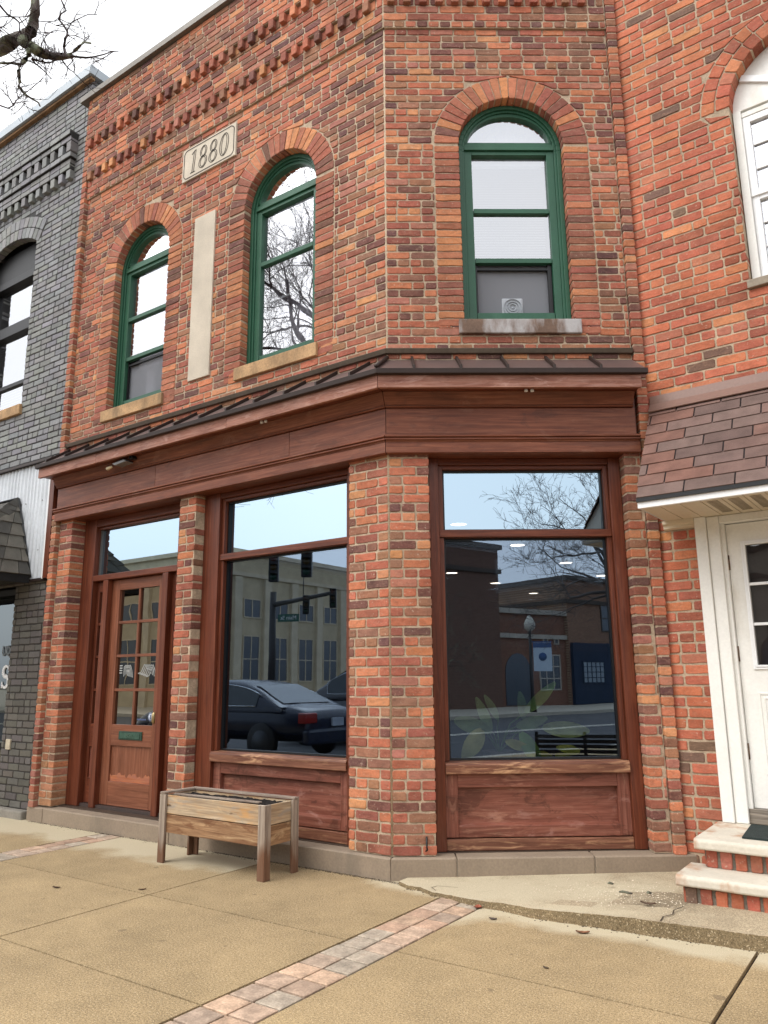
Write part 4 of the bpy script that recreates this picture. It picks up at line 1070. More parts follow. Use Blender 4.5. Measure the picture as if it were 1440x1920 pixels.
# awning
EV, EZ = -.60, 2.425
mb = MB(); mb.sweep(FR, [(-.004, 3.225), (EV-.01, EZ), (EV-.01, EZ-.014), (-.004, 3.205)], lambda d: .012+d*-.06, lambda d: 5.0)
aw = mb.build('awning', m_plain('roof_felt', lin((36, 30, 30)), .95), O)
PRS = [(118, 93, 85), (112, 90, 83), (122, 92, 82), (106, 86, 80), (114, 94, 87), (119, 86, 75)]
mb = MB(); shingles(mb, FR(.045, EV-.014, EZ-.01), FR(5.0, EV-.014, EZ-.01), FR(5.0, -.01, 3.22), FR(.010, -.01, 3.22), 9, .305, PRS, .011, stag=.42, th=.009, gap=.010)
mb.build('shingle_courses', MROOFR, aw)
mb = MB(); mb.prism(Frame(FR(.012, 0, 0), R_(-1.84)+math.pi/2), [(-.002, 3.20), (EV+.0, 2.425), (EV+.0, 2.352), (-.002, 2.352)], -.055, -.042); mb.build('gable_end', m_plain('pale_siding', lin((196, 194, 188)), .6, .06), aw)
mb = MB(); mb.sweep(FR, [(-.012, 3.305), (-.02, 3.235), (-.075, 3.165), (-.082, 3.172), (-.03, 3.24), (-.018, 3.305)], lambda d: .012, lambda d: 5.0); mb.build('flashing', MBRNZ, aw, .001)
mb = MB(); mb.sweep(FR, [(EV-.004, EZ-.075), (EV-.004, EZ-.016), (EV+.02, EZ-.016), (EV+.02, EZ-.075)], lambda d: .05, lambda d: 5.0); mb.build('fascia_board', MVINYL, aw, .003)
mb = MB(); mb.sweep(FR, [(EV-.018, EZ-.034), (EV-.018, EZ-.008), (EV-.003, EZ-.010), (EV-.003, EZ-.034)], lambda d: .048, lambda d: 1.1); mb.build('drip_edge', MBLK, aw)
mb = MB(); n = 40
for i in range(n):
    u0 = .055+.125*i; u1 = u0+.125
    if u0 > 4.9: break
    mb.box(FR, u0+.003, u1-.003, EV+.02, -.002, EZ-.072, EZ-.062); mb.box(FR, u0-.003, u0+.003, EV+.02, -.002, EZ-.066, EZ-.05)
sf = mb.build('soffit', MSOFF, aw, .0015)
MVENT = m_plain('vent_shadow', lin((128, 116, 98)), .8)
for i in range(3, 6):
    mb = MB()
    for k in range(11):
        u0 = .055+.125*i+.03; mb.box(FR, u0, u0+.065, -.52+.038*k, -.52+.038*k+.015, EZ-.0745, EZ-.0722)
    mb.build('soffit_vent', MVENT, sf)
mb = MB(); mb.sweep(FR, [(-.03, 2.352), (-.055, 2.352), (-.05, 2.33), (-.032, 2.32), (-.03, 2.30), (-.012, 2.292), (-.0, 2.292), (0, 2.352)], lambda d: .035, lambda d: .249); mb.build('crown_trim', MSOFF, aw, .001)
# door case
mb = MB()
mb.box(FR, .250, .325, -.05, .08, .362, 2.352); mb.box(FR, .327, .405, -.03, .08, .362, 2.35)
mb.box(FR, 1.42, 1.50, -.03, .08, .362, 2.35); mb.box(FR, 1.502, 1.575, -.05, .08, .362, 2.352)
mb.box(FR, .405, 1.42, -.02, .08, 2.298, 2.351)
mb.build('door_case', MWHITE, O, .004)
for a, b in ((.405, .43), (1.395, 1.42)):
    mb = MB(); mb.box(FR, a, b, .0, .10, .44, 2.297); mb.build('door_jamb', MWHITE, O, .002)
mb = MB()
D0 = .035; L_, R__ = .433, 1.392; ga, gb, gz0, gz1 = .545, 1.28, 1.345, 2.140
mb.box(FR, L_, ga, D0, D0+.04, .455, 2.292); mb.box(FR, gb, R__, D0, D0+.04, .455, 2.292); mb.box(FR, ga, gb, D0, D0+.04, gz1, 2.292); mb.box(FR, ga, gb, D0, D0+.04, .455, gz0)
rd = mb.build('door', MWHITE, O)
mb = MB()
rect_frame(mb, FR, ga-.028, gb+.028, gz0-.028, gz1+.028, .014, D0-.012, D0+.001); rect_frame(mb, FR, ga-.013, gb+.013, gz0-.013, gz1+.013, .013, D0-.018, D0+.001)
mb.build('glazing_frame', MVINYL, rd, .002)
mb = MB()
for k in range(1, 4): u = ga+(gb-ga)*k/4; mb.box(FR, u-.009, u+.009, D0-.004, D0+.02, gz0, gz1)
for k in range(1, 3): z = gz0+(gz1-gz0)*k/3; mb.box(FR, ga, gb, D0-.005, D0+.019, z-.009, z+.009)
mb.build('muntin', MVINYL, rd, .001)
mb = MB(); mb.face([FR(ga, D0+.012, gz0), FR(gb, D0+.012, gz0), FR(gb, D0+.012, gz1), FR(ga, D0+.012, gz1)]); mb.build('pane', GL_RD, rd)
mb = MB(); mb.box(FR, ga-.02, gb+.02, D0+.05, D0+.056, gz0-.02, gz1+.02); mb.build('curtain', m_plain('pane_lightening_panel', lin((150, 142, 142)), .9, .08), rd)  # not a known curtain: pale panel added to lighten the dark door glass
for a, b in ((.525, .875), (.95, 1.30)):
    mb = MB(); rect_frame(mb, FR, a, b, .66, 1.17, .014, D0-.006, D0+.001); rect_frame(mb, FR, a+.03, b-.03, .69, 1.14, .012, D0-.006, D0+.001); mb.box(FR, a+.06, b-.06, D0-.004, D0+.001, .72, 1.11); mb.build('panel', MWHITE, rd, .002)
for z in (2.03, 1.42, .80):
    mb = MB(); mb.tube([FR(.432, D0-.004, z-.05), FR(.432, D0-.004, z+.05)], .007, 8); mb.build('hinge', m_plain('worn_hinge', lin((112, 88, 70)), .5, .4, 30, metal=.4), rd)
mb = MB(); mb.box(FR, .40, 1.43, -.005, .12, .362, .452); mb.build('threshold', m_wood('grey_threshold_wood', lin((92, 84, 76)), lin((134, 124, 112)), lin((166, 154, 140))), O, .004)

# steps
ST = thing('entrance_steps', 'two brick steps with peeling white painted stone treads below the white door', 'steps', (2.5, .7, 0))
MTREAD = m_plain('white_painted_tread', lin((206, 198, 182)), .75, .10, 5, .35, 60, dirt=(lin((176, 140, 112)), 5.5, .53, .9))
def tread(x0, x1, y0, y1, z0, z1):
    mb = MB(); n = 26; P = []
    top = []
    for i in range(n+1):
        x = x0+(x1-x0)*i/n; w = .006*math.sin(i*1.3)+.004*math.sin(i*2.9+1)
        mb_y = y0+w; top.append((x, mb_y))
    for i in range(n):
        (xa, ya), (xb, yb) = top[i], top[i+1]
        mb.idx([(xa, ya, z0+.006), (xb, yb, z0+.006), (xb, yb, z1-.012), (xa, ya, z1-.012), (xa, ya+.014, z1), (xb, yb+.014, z1), (xa, ya+.02, z0), (xb, yb+.02, z0), (xa, y1, z1), (xb, y1, z1), (xa, y1, z0), (xb, y1, z0)],
               [(0, 1, 3-1, 3), (3, 2, 5, 4), (4, 5, 9, 8), (6, 7, 1, 0), (10, 11, 7, 6)], 0)
    mb.face([(x0, y1, z0), (x0, top[0][1]+.02, z0), (x0, top[0][1], z0+.006), (x0, top[0][1], z1-.012), (x0, top[0][1]+.014, z1), (x0, y1, z1)])
    return mb
tread(1.735, 4.4, .245, .60, .140, .200).build('tread', MTREAD, ST, .008)
tread(1.795, 4.4, .455, 1.12, .300, .360).build('tread', MTREAD, ST, .008)
for y, x0, z0, z1 in ((.285, 1.765, .035, .139), (.515, 1.835, .199, .299)):
    mb = MB(); mb.box(FW, x0+.004, 4.4, y+.008, 1.1, z0-.06, z1, 1)
    x = x0
    while x < 4.3:
        brick(mb, Frame((0, y, 0), 0), [(x+.008, z0+.002), (x+.068, z0+.002), (x+.068, z1-.004), (x+.008, z1-.004)], -.002, .03, pick(PAL_O)); x += .079
    yy = y
    while yy < 1.05:                          # end bricks facing left
        brick(mb, Frame((x0, 0, 0), -math.pi/2), [(-yy-.20, z0+.002), (-yy-.008, z0+.002), (-yy-.008, z1-.004), (-yy-.20, z1-.004)], -.002, .03, pick(PAL_O)); yy += .21
    mb.build('brick_riser', [MBO, m_plain('grey_step_mortar', lin((122, 114, 102)), .95, .3, 14, .8, 90)], ST)
mb = MB()
mb.idx([(2.03, .60, .361), (3.0, .57, .361), (3.0, 1.03, .361), (2.00, 1.05, .361), (2.03, .60, .372), (3.0, .57, .372), (3.0, 1.03, .372), (2.00, 1.05, .372)], [(4, 5, 6, 7), (0, 1, 5, 4), (3, 0, 4, 7), (1, 2, 6, 5), (2, 3, 7, 6)])
tag(mb.build('door_mat', MMAT, None, .003, origin=(2.5, .8, .361)), 'dark green door mat lying on the upper white step', 'mat')

# ================================================================== ground
def concrete_slab(mb, poly, z, edges=(), col=(160, 139, 105), hard=0.0):
    """subdivided slab; UV.x carries closeness to worn edges (real-world distance to the plinth line)"""
    k = rng.uniform(.95, 1.05); c = lin(col); c = (c[0]*k, c[1]*k, c[2]*k, 1)
    (xa, ya), (xb, yb) = poly
    nx = max(1, int((xb-xa)/.12)); ny = max(1, int((yb-ya)/.12))
    def w(x, y):
        v = 0
        for e in edges: v = max(v, e(x, y))
        return v
    V = []; F = []; U = []
    for j in range(ny+1):
        for i in range(nx+1):
            V.append((xa+(xb-xa)*i/nx, ya+(yb-ya)*j/ny, z))
    for j in range(ny):
        for i in range(nx):
            f = (j*(nx+1)+i, j*(nx+1)+i+1, (j+1)*(nx+1)+i+1, (j+1)*(nx+1)+i)
            F.append(f); U.append([(w(V[q][0], V[q][1]), .5) for q in f])
    mb.idx(V, F, 0, c, U)
    for (p, q) in (((xa, ya), (xb, ya)), ((xb, ya), (xb, yb)), ((xb, yb), (xa, yb)), ((xa, yb), (xa, ya))):
        mb.idx([(p[0], p[1], z-.03), (q[0], q[1], z-.03), (q[0], q[1], z), (p[0], p[1], z)], [(0, 1, 2, 3)], 0, c, [[(0, 0)]*4])
gx = .0055
mb = MB()
def near_wall(x, y):
    d = -y-.03
    return max(0, min(1, 1.0-d/.75))
def near_pave(x, y):
    d = abs(x-.77); return max(0, min(1, .85-d/.42))*max(0, min(1, 1.25+y/.75))
def near_slab(x, y):
    return max(0, min(1, .72-(-.24-y)/.45))
xs = [(-12, -5.2), (-5.2, -3.0), (-2.715, -1.055), (-1.055, .470)]
ys = [(-5.1, -4.1), (-4.1, -3.08), (-3.08, -2.055), (-2.055, -1.102), (-1.102, .02)]
for x0, x1 in xs:
    for y0, y1 in ys:
        ed = [near_wall] if (x0 < -1.1) else [lambda x, y: max(0, min(1, .85-(-y-.03)/.34))*max(0, min(1, 1+(x-.3)/.9))]
        concrete_slab(mb, ((x0+gx, y0+gx), (x1-gx, y1-gx)), 0, ed, hard=1)
for x0, x1 in ((.772, 2.206), (2.212, 5.0), (5.0, 9)):
    for y0, y1 in ((-5.1, -4.1), (-4.1, -3.08), (-3.08, -2.1), (-2.1, -1.105), (-1.105, 1.0)):
        concrete_slab(mb, ((x0+gx, y0+gx), (x1-gx, y1-gx)), 0, [near_slab, near_pave] if y0 > -2 else [])
struct(mb.build('sidewalk', MCONC), label='tan exposed aggregate sidewalk slabs in front of the shop')
mb = MB()
PPV = [(190, 158, 134), (186, 160, 138), (196, 166, 140), (180, 158, 138), (176, 162, 144), (192, 168, 146)]
def pavers(x0, x1, y0, y1, cols, ln):
    w = (x1-x0)/cols
    for c in range(cols):
        y = y1-(.5*ln if c % 2 and cols > 2 else 0)-rng.uniform(0, .01)
        y = y1
        while y > y0:
            cl = lin(rng.choice(PPV)); k = rng.uniform(.85, 1.1); cl = (cl[0]*k, cl[1]*k, cl[2]*k, 1)
            g = .0058; h = rng.uniform(-.002, .001); t1, t2 = rng.uniform(-.0015, .0015), rng.uniform(-.0015, .0015)
            a, b, e, f = x0+w*c+g, x0+w*(c+1)-g, y-ln+g, y-g
            P = [(a, e, h+t1), (b, e, h+t2), (b, f, h-t1), (a, f, h-t2)]
            ins = .006; Q = [(a+ins, e+ins, h+t1+.003), (b-ins, e+ins, h+t2+.003), (b-ins, f-ins, h-t1+.003), (a+ins, f-ins, h-t2+.003)]
            D = [(p[0], p[1], -.04) for p in P]
            mb.idx(Q+P+D, [(0, 1, 2, 3), (0, 4, 5, 1), (1, 5, 6, 2), (2, 6, 7, 3), (3, 7, 4, 0), (4, 8, 9, 5), (5, 9, 10, 6), (6, 10, 11, 7), (7, 11, 8, 4)], 0, cl)
            y -= ln
pavers(.474, .768, -5.1, -.14, 2, .148); pavers(-2.994, -2.718, -5.1, -.06, 2, .148)
struct(mb.build('paver_strip', MPAVE), label='bands of pink and grey square pavers set in the sidewalk')
mb = MB(); slab(mb, [(-60, -5.1), (60, -5.1), (60, 12), (-60, 12)], -.3, -.018)
struct(mb.build('ground_bed', m_plain('joint_dirt', lin((60, 47, 36)), .95, .3, 20)), label='dark ground showing in the sidewalk joints')
# raised, broken concrete apron in the corner
mb = MB()
edge = [(.10, -.075), (.20, -.135), (.30, -.13), (.42, -.185), (.55, -.20), (.66, -.225), (.80, -.235), (.95, -.238), (1.08, -.262), (1.22, -.258), (1.4, -.238), (1.7, -.215), (2.0, -.19), (2.25, -.165), (2.7, -.13), (4.5, -.02)]
hz = lambda x: .022+.05*max(0, min(1, (x-.45)/1.2))
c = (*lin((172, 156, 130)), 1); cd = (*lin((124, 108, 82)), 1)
E2 = []
for i in range(len(edge)-1):
    a, b = edge[i], edge[i+1]; n = max(1, int((b[0]-a[0])/.03))
    for k in range(n):
        f = k/n; E2.append((a[0]+(b[0]-a[0])*f+rng.uniform(-.003, .003), a[1]+(b[1]-a[1])*f+rng.uniform(-.005, .005)))
E2.append(edge[-1])
def back_y(x): return min(1.12, max(.0, (x-.02)*.72)) if x < 2 else 1.12
n = len(E2)
for i in range(n-1):
    (xa, ya), (xb, yb) = E2[i], E2[i+1]; za, zb = hz(xa), hz(xb); R = 8
    for r in range(R):
        f0, f1 = r/R, (r+1)/R
        def pt(x, y, z, f):
            yy = y+(max(y+.02, back_y(x))-y)*f; dip = -.018*math.exp(-((x-1.45)/.35)**2-((yy-.22)/.2)**2)
            return (x, yy, z-.03*f*max(0, min(1, (x-.5)))+dip)
        q = [pt(xa, ya, za, f0), pt(xb, yb, zb, f0), pt(xb, yb, zb, f1), pt(xa, ya, za, f1)]
        wn = .62 if xa < 1.0 else .62-.25*min(1, (xa-1.0))
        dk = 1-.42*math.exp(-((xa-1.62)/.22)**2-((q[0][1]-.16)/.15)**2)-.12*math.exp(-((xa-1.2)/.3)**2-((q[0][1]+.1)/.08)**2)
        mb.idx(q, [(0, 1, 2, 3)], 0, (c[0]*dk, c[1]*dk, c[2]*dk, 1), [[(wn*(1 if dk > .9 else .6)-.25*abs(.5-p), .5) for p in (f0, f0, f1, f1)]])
    ja, jb = rng.uniform(0, .006), rng.uniform(0, .006)
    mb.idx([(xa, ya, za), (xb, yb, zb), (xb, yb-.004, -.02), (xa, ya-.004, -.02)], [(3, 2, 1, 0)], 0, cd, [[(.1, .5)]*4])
struct(mb.build('raised_pavement', MCONC), label='raised cracked concrete apron in front of the corner window')
mb = MB()
def crack(pts, w, z):
    for i in range(len(pts)-1):
        a, b = pts[i], pts[i+1]; dx, dy = b[0]-a[0], b[1]-a[1]; L = math.hypot(dx, dy); px, py = -dy/L*w/2, dx/L*w/2
        za, zb = z(a), z(b)
        mb.idx([(a[0]-px, a[1]-py, za), (b[0]-px, b[1]-py, zb), (b[0]+px, b[1]+py, zb), (a[0]+px, a[1]+py, za)], [(0, 1, 2, 3)])
zz = lambda p: hz(p[0])+.002
crack([(1.77, -.20), (1.76, -.12), (1.79, -.05), (1.775, .03), (1.80, .12)], .007, zz)
crack([(.42, -.15), (.36, -.10), (.37, -.05), (.44, -.03), (.50, -.02)], .004, zz)
# fine hairline cracks
struct(mb.build('pavement_crack', MDIRT), label='dark cracks in the raised concrete apron')
# dirt and crumbs gathered along the foot of the plinth
mb = MB()
def crumb(x, y, z, r):
    V = []; 
    for k in range(6):
        a = k*math.pi/3+rng.random(); V.append((x+r*math.cos(a)*rng.uniform(.6, 1.2), y+r*math.sin(a)*rng.uniform(.6, 1.2), z))
    V.append((x, y, z+r*rng.uniform(.4, .8)))
    mb.idx(V, [(k, (k+1) % 6, 6) for k in range(6)])
for i in range(3200):
    u = rng.uniform(-4.1, .1); y = -.040-abs(rng.gauss(0, .012))-(abs(rng.gauss(0, .03)) if rng.random() < .12 else 0)
    if rng.random() < .35: u = rng.uniform(-1.6, .2)
    crumb(u, y, .0, rng.uniform(.0012, .0055))
for i in range(150):
    x = rng.uniform(.2, 2.4); y = min((e for e in E2), key=lambda e: abs(e[0]-x))[1]-.004-abs(rng.gauss(0, .010))-(abs(rng.gauss(0, .03)) if rng.random() < .12 else 0); crumb(x, y, 0, rng.uniform(.0012, .006))
struct(mb.build('dirt_line', MDIRT), 'stuff', 'dark dirt and crumbs along the foot of the plinth', 'dirt')
mb = MB()
for i in range(420):
    x = rng.gauss(1.45, .26); y = rng.gauss(.22, .17)
    if y < -.18 or y > back_y(x)-.06 or x > 1.85: continue
    crumb(x, y, hz(x)-.006, rng.uniform(.0015, .005))
struct(mb.build('pebble_scatter', m_plain('pale_pebbles', lin((220, 206, 184)), .9, .3)), 'stuff', 'pale pebbles scattered over the raised apron', 'pebbles')

# ================================================================== planter
P_ = thing('wooden_planter', 'raised weathered wooden planter box on four legs in front of the shop window', 'planter', (-1.19, -.33, 0))
X0, X1, Y0, Y1, HT = -1.715, -.665, -.505, -.165, .468
for sx, sy in ((0, 0), (1, 0), (1, 1), (0, 1)):
    x = X1 if sx else X0; y = Y1 if sy else Y0; ix = -1 if sx else 1; iy = -1 if sy else 1
    mb = MB(); t = .019; w = .062
    xa, xb = sorted((x, x+ix*w)); ya, yb = sorted((y, y+iy*t)); mb.box(FW, xa, xb, ya, yb, 0, HT, grain=2)
    xa, xb = sorted((x, x+ix*t)); ya, yb = sorted((y+iy*(t+.001), y+iy*w)); mb.box(FW, xa, xb, ya, yb, 0, HT, grain=2)
    mb.build('leg', MLEGD, P_, .003)
for z0, z1, m in ((.335, .462, MPLANT), (.205, .330, MPLANTB)):
    for y in (Y0+.021, Y1-.041):
        mb = MB(); mb.box(FW, X0+.020, X1-.020, y, y+.020, z0, z1); mb.build('board', m, P_, .003)
    for x in (X0+.021, X1-.041):
        mb = MB(); mb.box(FW, x, x+.020, Y0+.042, Y1-.042, z0, z1); mb.build('board', m, P_, .003)
mb = MB()
mb.box(FW, X0, X1, Y1-.05, Y1, HT+.001, HT+.016); mb.box(FW, X0, X0+.05, Y0, Y1-.051, HT+.001, HT+.016)
mb.build('rim', MLEG, P_, .003)
mb = MB(); nx, ny = 40, 12
H = [[.444+rng.uniform(-.008, .012) for i in range(nx+1)] for j in range(ny+1)]
for j in range(ny):
    for i in range(nx):
        p = lambda a, b: (X0+.042+(X1-X0-.084)*a/nx, Y0+.042+(Y1-Y0-.084)*b/ny, H[b][a])
        mb.face([p(i, j), p(i+1, j), p(i+1, j+1), p(i, j+1)])
for i in range(160): crumb(rng.uniform(X0+.06, X1-.06), rng.uniform(Y0+.06, Y1-.06), .444, rng.uniform(.004, .012))
slab(mb, [(X0+.042, Y0+.042), (X1-.042, Y0+.042), (X1-.042, Y1-.042), (X0+.042, Y1-.042)], .21, .392)
mb.build('soil', MSOIL, P_)
mb = MB(); mb.box(Frame((-1.24, -.40, 0), R_(1.5)), -.42, .42, -.02, .02, .456, .4675); tag(mb.build('loose_slat', MLEG, None, .003, origin=(-1.24, -.40, .456)), 'loose grey wooden slat lying across the soil of the planter', 'slat')

# ------------------------------------------------------------------ little things on the pavement
def leaf(x, y, z, L, ang, col, label, name='dead_leaf', wid=.5, cat='leaf', curl=.25):
    mb = MB(); n = 8; ca, sa = math.cos(ang), math.sin(ang); top = []
    for i in range(n+1):
        f = i/n; w = wid*L*math.sin(math.pi*f)**.8*.5*(1+.25*math.sin(i*2.1))
        for s_, k in ((-1, 0), (0, 1), (1, 2)):
            u, v = (f-.5)*L, s_*w; h = curl*L*(4*(f-.5)**2*.4+(abs(s_))*.25)+.002
            top.append((x+u*ca-v*sa, y+u*sa+v*ca, z+h))
    F = []
    for i in range(n):
        for k in (0, 1): F.append((i*3+k, (i+1)*3+k, (i+1)*3+k+1, i*3+k+1))
    mb.idx(top, F); bt = [(p[0], p[1], p[2]-.0012) for p in top]; mb.idx(bt, [tuple(reversed(f)) for f in F])
    return tag(mb.build(name, m_plain('leaf_tone', lin(col), .9, .3, 40, .3, 80), None, origin=(x, y, z)), label, cat, 'fallen leaves on the pavement')
leaf(.765, -.262, .004, .055, 1.9, (150, 82, 62), 'reddish brown leaf at the end of the paver strip by the apron edge', wid=.8)
leaf(.93, -.40, .0, .045, .2, (96, 84, 76), 'grey leaf on the bare slab right of the paver strip', wid=.7)
leaf(1.42, -.36, .0, .07, .4, (128, 86, 60), 'brown leaf on the sidewalk against the raised apron edge', wid=.5)
leaf(-1.68, -1.32, .0, .06, .3, (78, 56, 44), 'dark leaf alone on the slab left of the planter', wid=.4)
leaf(-1.18, -1.05, .0, .05, 1.0, (88, 62, 46), 'small brown leaf near the crossing of the sidewalk joints', wid=.4)
leaf(1.46, -.92, .0, .035, -.3, (92, 76, 60), 'tiny curled leaf in the slab at the bottom right', wid=.5)
leaf(1.62, .10, .062, .085, .1, (92, 72, 58), 'curled brown leaf on the raised apron left of the steps', wid=.45)
def twig(x, y, z, L, ang, label):
    mb = MB(); ca, sa = math.cos(ang), math.sin(ang)
    mb.tube([(x+ca*L*(f-.5)+.004*math.sin(f*9), y+sa*L*(f-.5), z+.006+.003*math.sin(f*5)) for f in [i/6 for i in range(7)]], [.004, .007, .008, .007, .008, .006, .003], 6)
    return tag(mb.build('twig', MBARK, None, origin=(x, y, z)), label, 'twig', 'twigs on the raised apron')
twig(1.44, .27, .058, .075, .25, 'dark twig lying on the raised apron below the corner window')
twig(1.555, .335, .058, .03, .9, 'short stub of twig beside the longer twig on the apron')
twig(1.30, .42, .058, .035, .6, 'small dark chip of wood near the plinth on the apron')

# ================================================================== potted plant in the corner window
PL = thing('potted_plant', 'broad leaved green plant in a pale pot behind the corner shop window', 'plant', FC(.92, .52, .58))
mb = MB(); mb.lathe(FC(.80, .52, .582), [(.085, 0), (.11, .16), (.118, .17), (.108, .175), (.1, .15)], 20); mb.build('pot', m_plain('pale_pot', lin((150, 146, 150)), .5, .1), PL)
mb = MB(); mb.lathe(FC(.98, .46, .582), [(.07, 0), (.085, .13), (.09, .14), (.08, .142)], 18); mb.build('pot', m_plain('mauve_pot', lin((120, 100, 120)), .5, .2), PL)
def big_leaf(u, z, L, ang, wid, d, col, tilt=.5, bend=.3):
    mb = MB(); n = 14; pts = []
    for i in range(n+1):
        f = i/n; w = wid*L*.5*math.sin(math.pi*min(1, f*.94+.03))**.62*(1-.25*f)
        for s_ in (-1, -.5, 0, .5, 1):
            x = f*L; y = s_*w; h = bend*L*(f-.45)**2*-1.2+.22*w*abs(s_)
            uu = u+x*math.cos(ang)-y*math.sin(ang)*math.cos(tilt); zz_ = z+x*math.sin(ang)+y*math.cos(ang)*math.cos(tilt)
            pts.append(FC(uu, d-h-y*math.sin(tilt), zz_))
    F = []
    for i in range(n):
        for k in range(4): F.append((i*5+k, (i+1)*5+k, (i+1)*5+k+1, i*5+k+1))
    mb.idx(pts, F, smooth=True)
    o = mb.build('leaf', leafmat(col), PL)
    return o
_lm = {}
def leafmat(col):
    if col not in _lm:
        t = NT('leaf_green'); co = t.coord(); n = t.noise(co, 9, 4)
        c = t.mix(tuple(min(.9, v*1.9) for v in lin(col)), t.ramp(n, [(.3, .7), (.7, 1.25)]), 1, 'MULTIPLY'); b = t.bsdf(c, .4); b.inputs['Emission Strength'].default_value = 0
        b.inputs['Transmission Weight'].default_value = 0
        _lm[col] = t.mat
    return _lm[col]
stem = [(.82, .74)]
for (u, z, L, ang, w, d_, col) in [(.47, .985, .28, R_(-18), .52, .50, (122, 158, 100)), (.66, .92, .25, R_(-125), .62, .44, (170, 186, 110)), (.74, .89, .27, R_(112), .40, .54, (112, 146, 96)), (.80, .98, .20, R_(118), .40, .58, (104, 138, 92)),
                                   (.99, 1.03, .32, R_(42), .38, .52, (112, 158, 92)), (.93, .93, .24, R_(14), .5, .56, (124, 158, 106)), (1.10, .93, .34, R_(-6), .44, .44, (150, 178, 120)), (.82, .84, .20, R_(-20), .45, .42, (166, 180, 104)),
                                   (.93, .90, .28, R_(-62), .46, .40, (112, 158, 84)), (1.02, .76, .18, R_(-25), .55, .42, (176, 186, 70)), (1.18, .74, .17, R_(-20), .5, .46, (168, 178, 76)), (.99, .98, .20, R_(95), .5, .6, (100, 134, 92)), (1.36, .76, .17, R_(170), .5, .46, (150, 164, 70))]:
    big_leaf(u, z, L, ang, w, d_-.14, col)
mb = MB()
for (u, z, d_) in [(.66, .92, .44), (.74, .89, .54), (.80, .98, .58), (.99, 1.03, .52), (.93, .93, .56), (1.10, .93, .44), (.60, .95, .5), (.93, .9, .4)]:
    mb.tube([FC(.81, .52, .74), FC((u+.81)/2, .52+(d_-.52)*.3, (z+.8)/2+.03), FC(u, d_-.14, z)], [.006, .005, .004], 6)
mb.build('stem', leafmat((104, 138, 84)), PL)

# ================================================================== street behind the viewer (seen mirrored in the glass)
mb = MB(); slab(mb, [(-140, -16.2), (140, -16.2), (140, -5.32), (-140, -5.32)], -.4, -.12); slab(mb, [(-22.5, -90), (-9.5, -90), (-9.5, -16.2), (-22.5, -16.2)], -.4, -.12)
struct(mb.build('road', MASPH), label='asphalt street reflected in the shop windows')
mb = MB(); mb.box(FW, -140, 140, -10.9, -10.8, -.119, -.116); mb.box(FW, -140, 140, -10.65, -10.55, -.119, -.116)
struct(mb.build('lane_marking', m_plain('lane_paint', lin((214, 206, 190)), .8, .15)), label='painted lines along the middle of the street')
mb = MB(); slab(mb, [(-60, -5.32), (60, -5.32), (60, -5.105), (-60, -5.105)], -.4, -.004); slab(mb, [(-9.5, -40), (140, -40), (140, -16.2), (-9.5, -16.2)], -.4, .0); slab(mb, [(-140, -90), (-22.5, -90), (-22.5, -16.2), (-140, -16.2)], -.4, 0)
struct(mb.build('kerb', m_plain('kerb_concrete', lin((186, 176, 158)), .9, .15)), label='concrete kerb and far pavement across the street')
mb = MB(); slab(mb, [(-500, -500), (500, -500), (500, 500), (-500, 500)], -.9, -.5)
struct(mb.build('ground', m_plain('far_ground', lin((120, 112, 96)), .95, .2)), label='ground reaching to the horizon')

def m_far(name, col, mort=None, brickpat=False):
    if not brickpat: return m_plain(name, lin(col), .9, .15, 2, .2, 40)
    t = NT(name); co = t.coord(); b = t.n('ShaderNodeTexBrick'); b.inputs['Scale'].default_value = 4.0
    b.inputs['Color1'].default_value = (*lin(col), 1); b.inputs['Color2'].default_value = (*[v*.7 for v in lin(col)], 1); b.inputs['Mortar'].default_value = (*lin((150, 130, 110)), 1); b.inputs['Mortar Size'].default_value = .012
    t.l(t.mapping(co, (1, 1, 1), rot=(R_(90), 0, 0)), b.inputs['Vector']); t.bsdf(b.outputs[0], .9); return t.mat
GLF = m_plain('far_window_glass', lin((52, 62, 74)), .15, .1, metal=0, spec=.8)
def far_building(name, label, x0, x1, y0, y1, h, wmat, trim, wins, loc, face='n', base=None, cornice=True):
    T = thing(name, label, 'building', loc)
    mb = MB(); slab(mb, [(x0, y0), (x1, y0), (x1, y1), (x0, y1)], 0, h); mb.build('wall', wmat, T)
    if cornice:
        mb = MB(); slab(mb, [(x0-.15, y0-.15), (x1+.15, y0-.15), (x1+.15, y1+.18), (x0-.15, y1+.18)], h, h+.22); slab(mb, [(x0-.1, y0-.1), (x1+.12, y0-.1), (x1+.12, y1+.12), (x0-.1, y1+.12)], h-1.15, h-.95); mb.build('cornice', trim, T)
    for (f, a, b, z0, z1, nu, nz) in wins:
        fr = Frame((x0, y1, 0), math.pi) if f == 'n' else Frame((x1, y0, 0), math.pi/2*1)
        if f == 'n': fr = Frame((x1, y1, 0), math.pi)         # faces +y
        else: fr = Frame((x1, y0, 0), math.pi/2)              # faces +x
        mb = MB(); w = .06
        rect_frame(mb, fr, a, b, z0, z1, w, -.05, .02)
        for k in range(1, nu): u = a+(b-a)*k/nu; mb.box(fr, u-.025, u+.025, -.04, .02, z0+w, z1-w)
        for k in range(1, nz): z = z0+(z1-z0)*k/nz; mb.box(fr, a+w, b-w, -.035, .02, z-.025, z+.025)
        wn = mb.build('window', trim, T)
        mb = MB(); mb.box(fr, a+w, b-w, -.02, -.005, z0+w, z1-w); mb.build('pane', GLF, wn)
    return T
MBEI = m_far('far_beige_stone', (196, 180, 150)); MTRM = m_far('far_trim_stone', (206, 192, 166))
wins = []
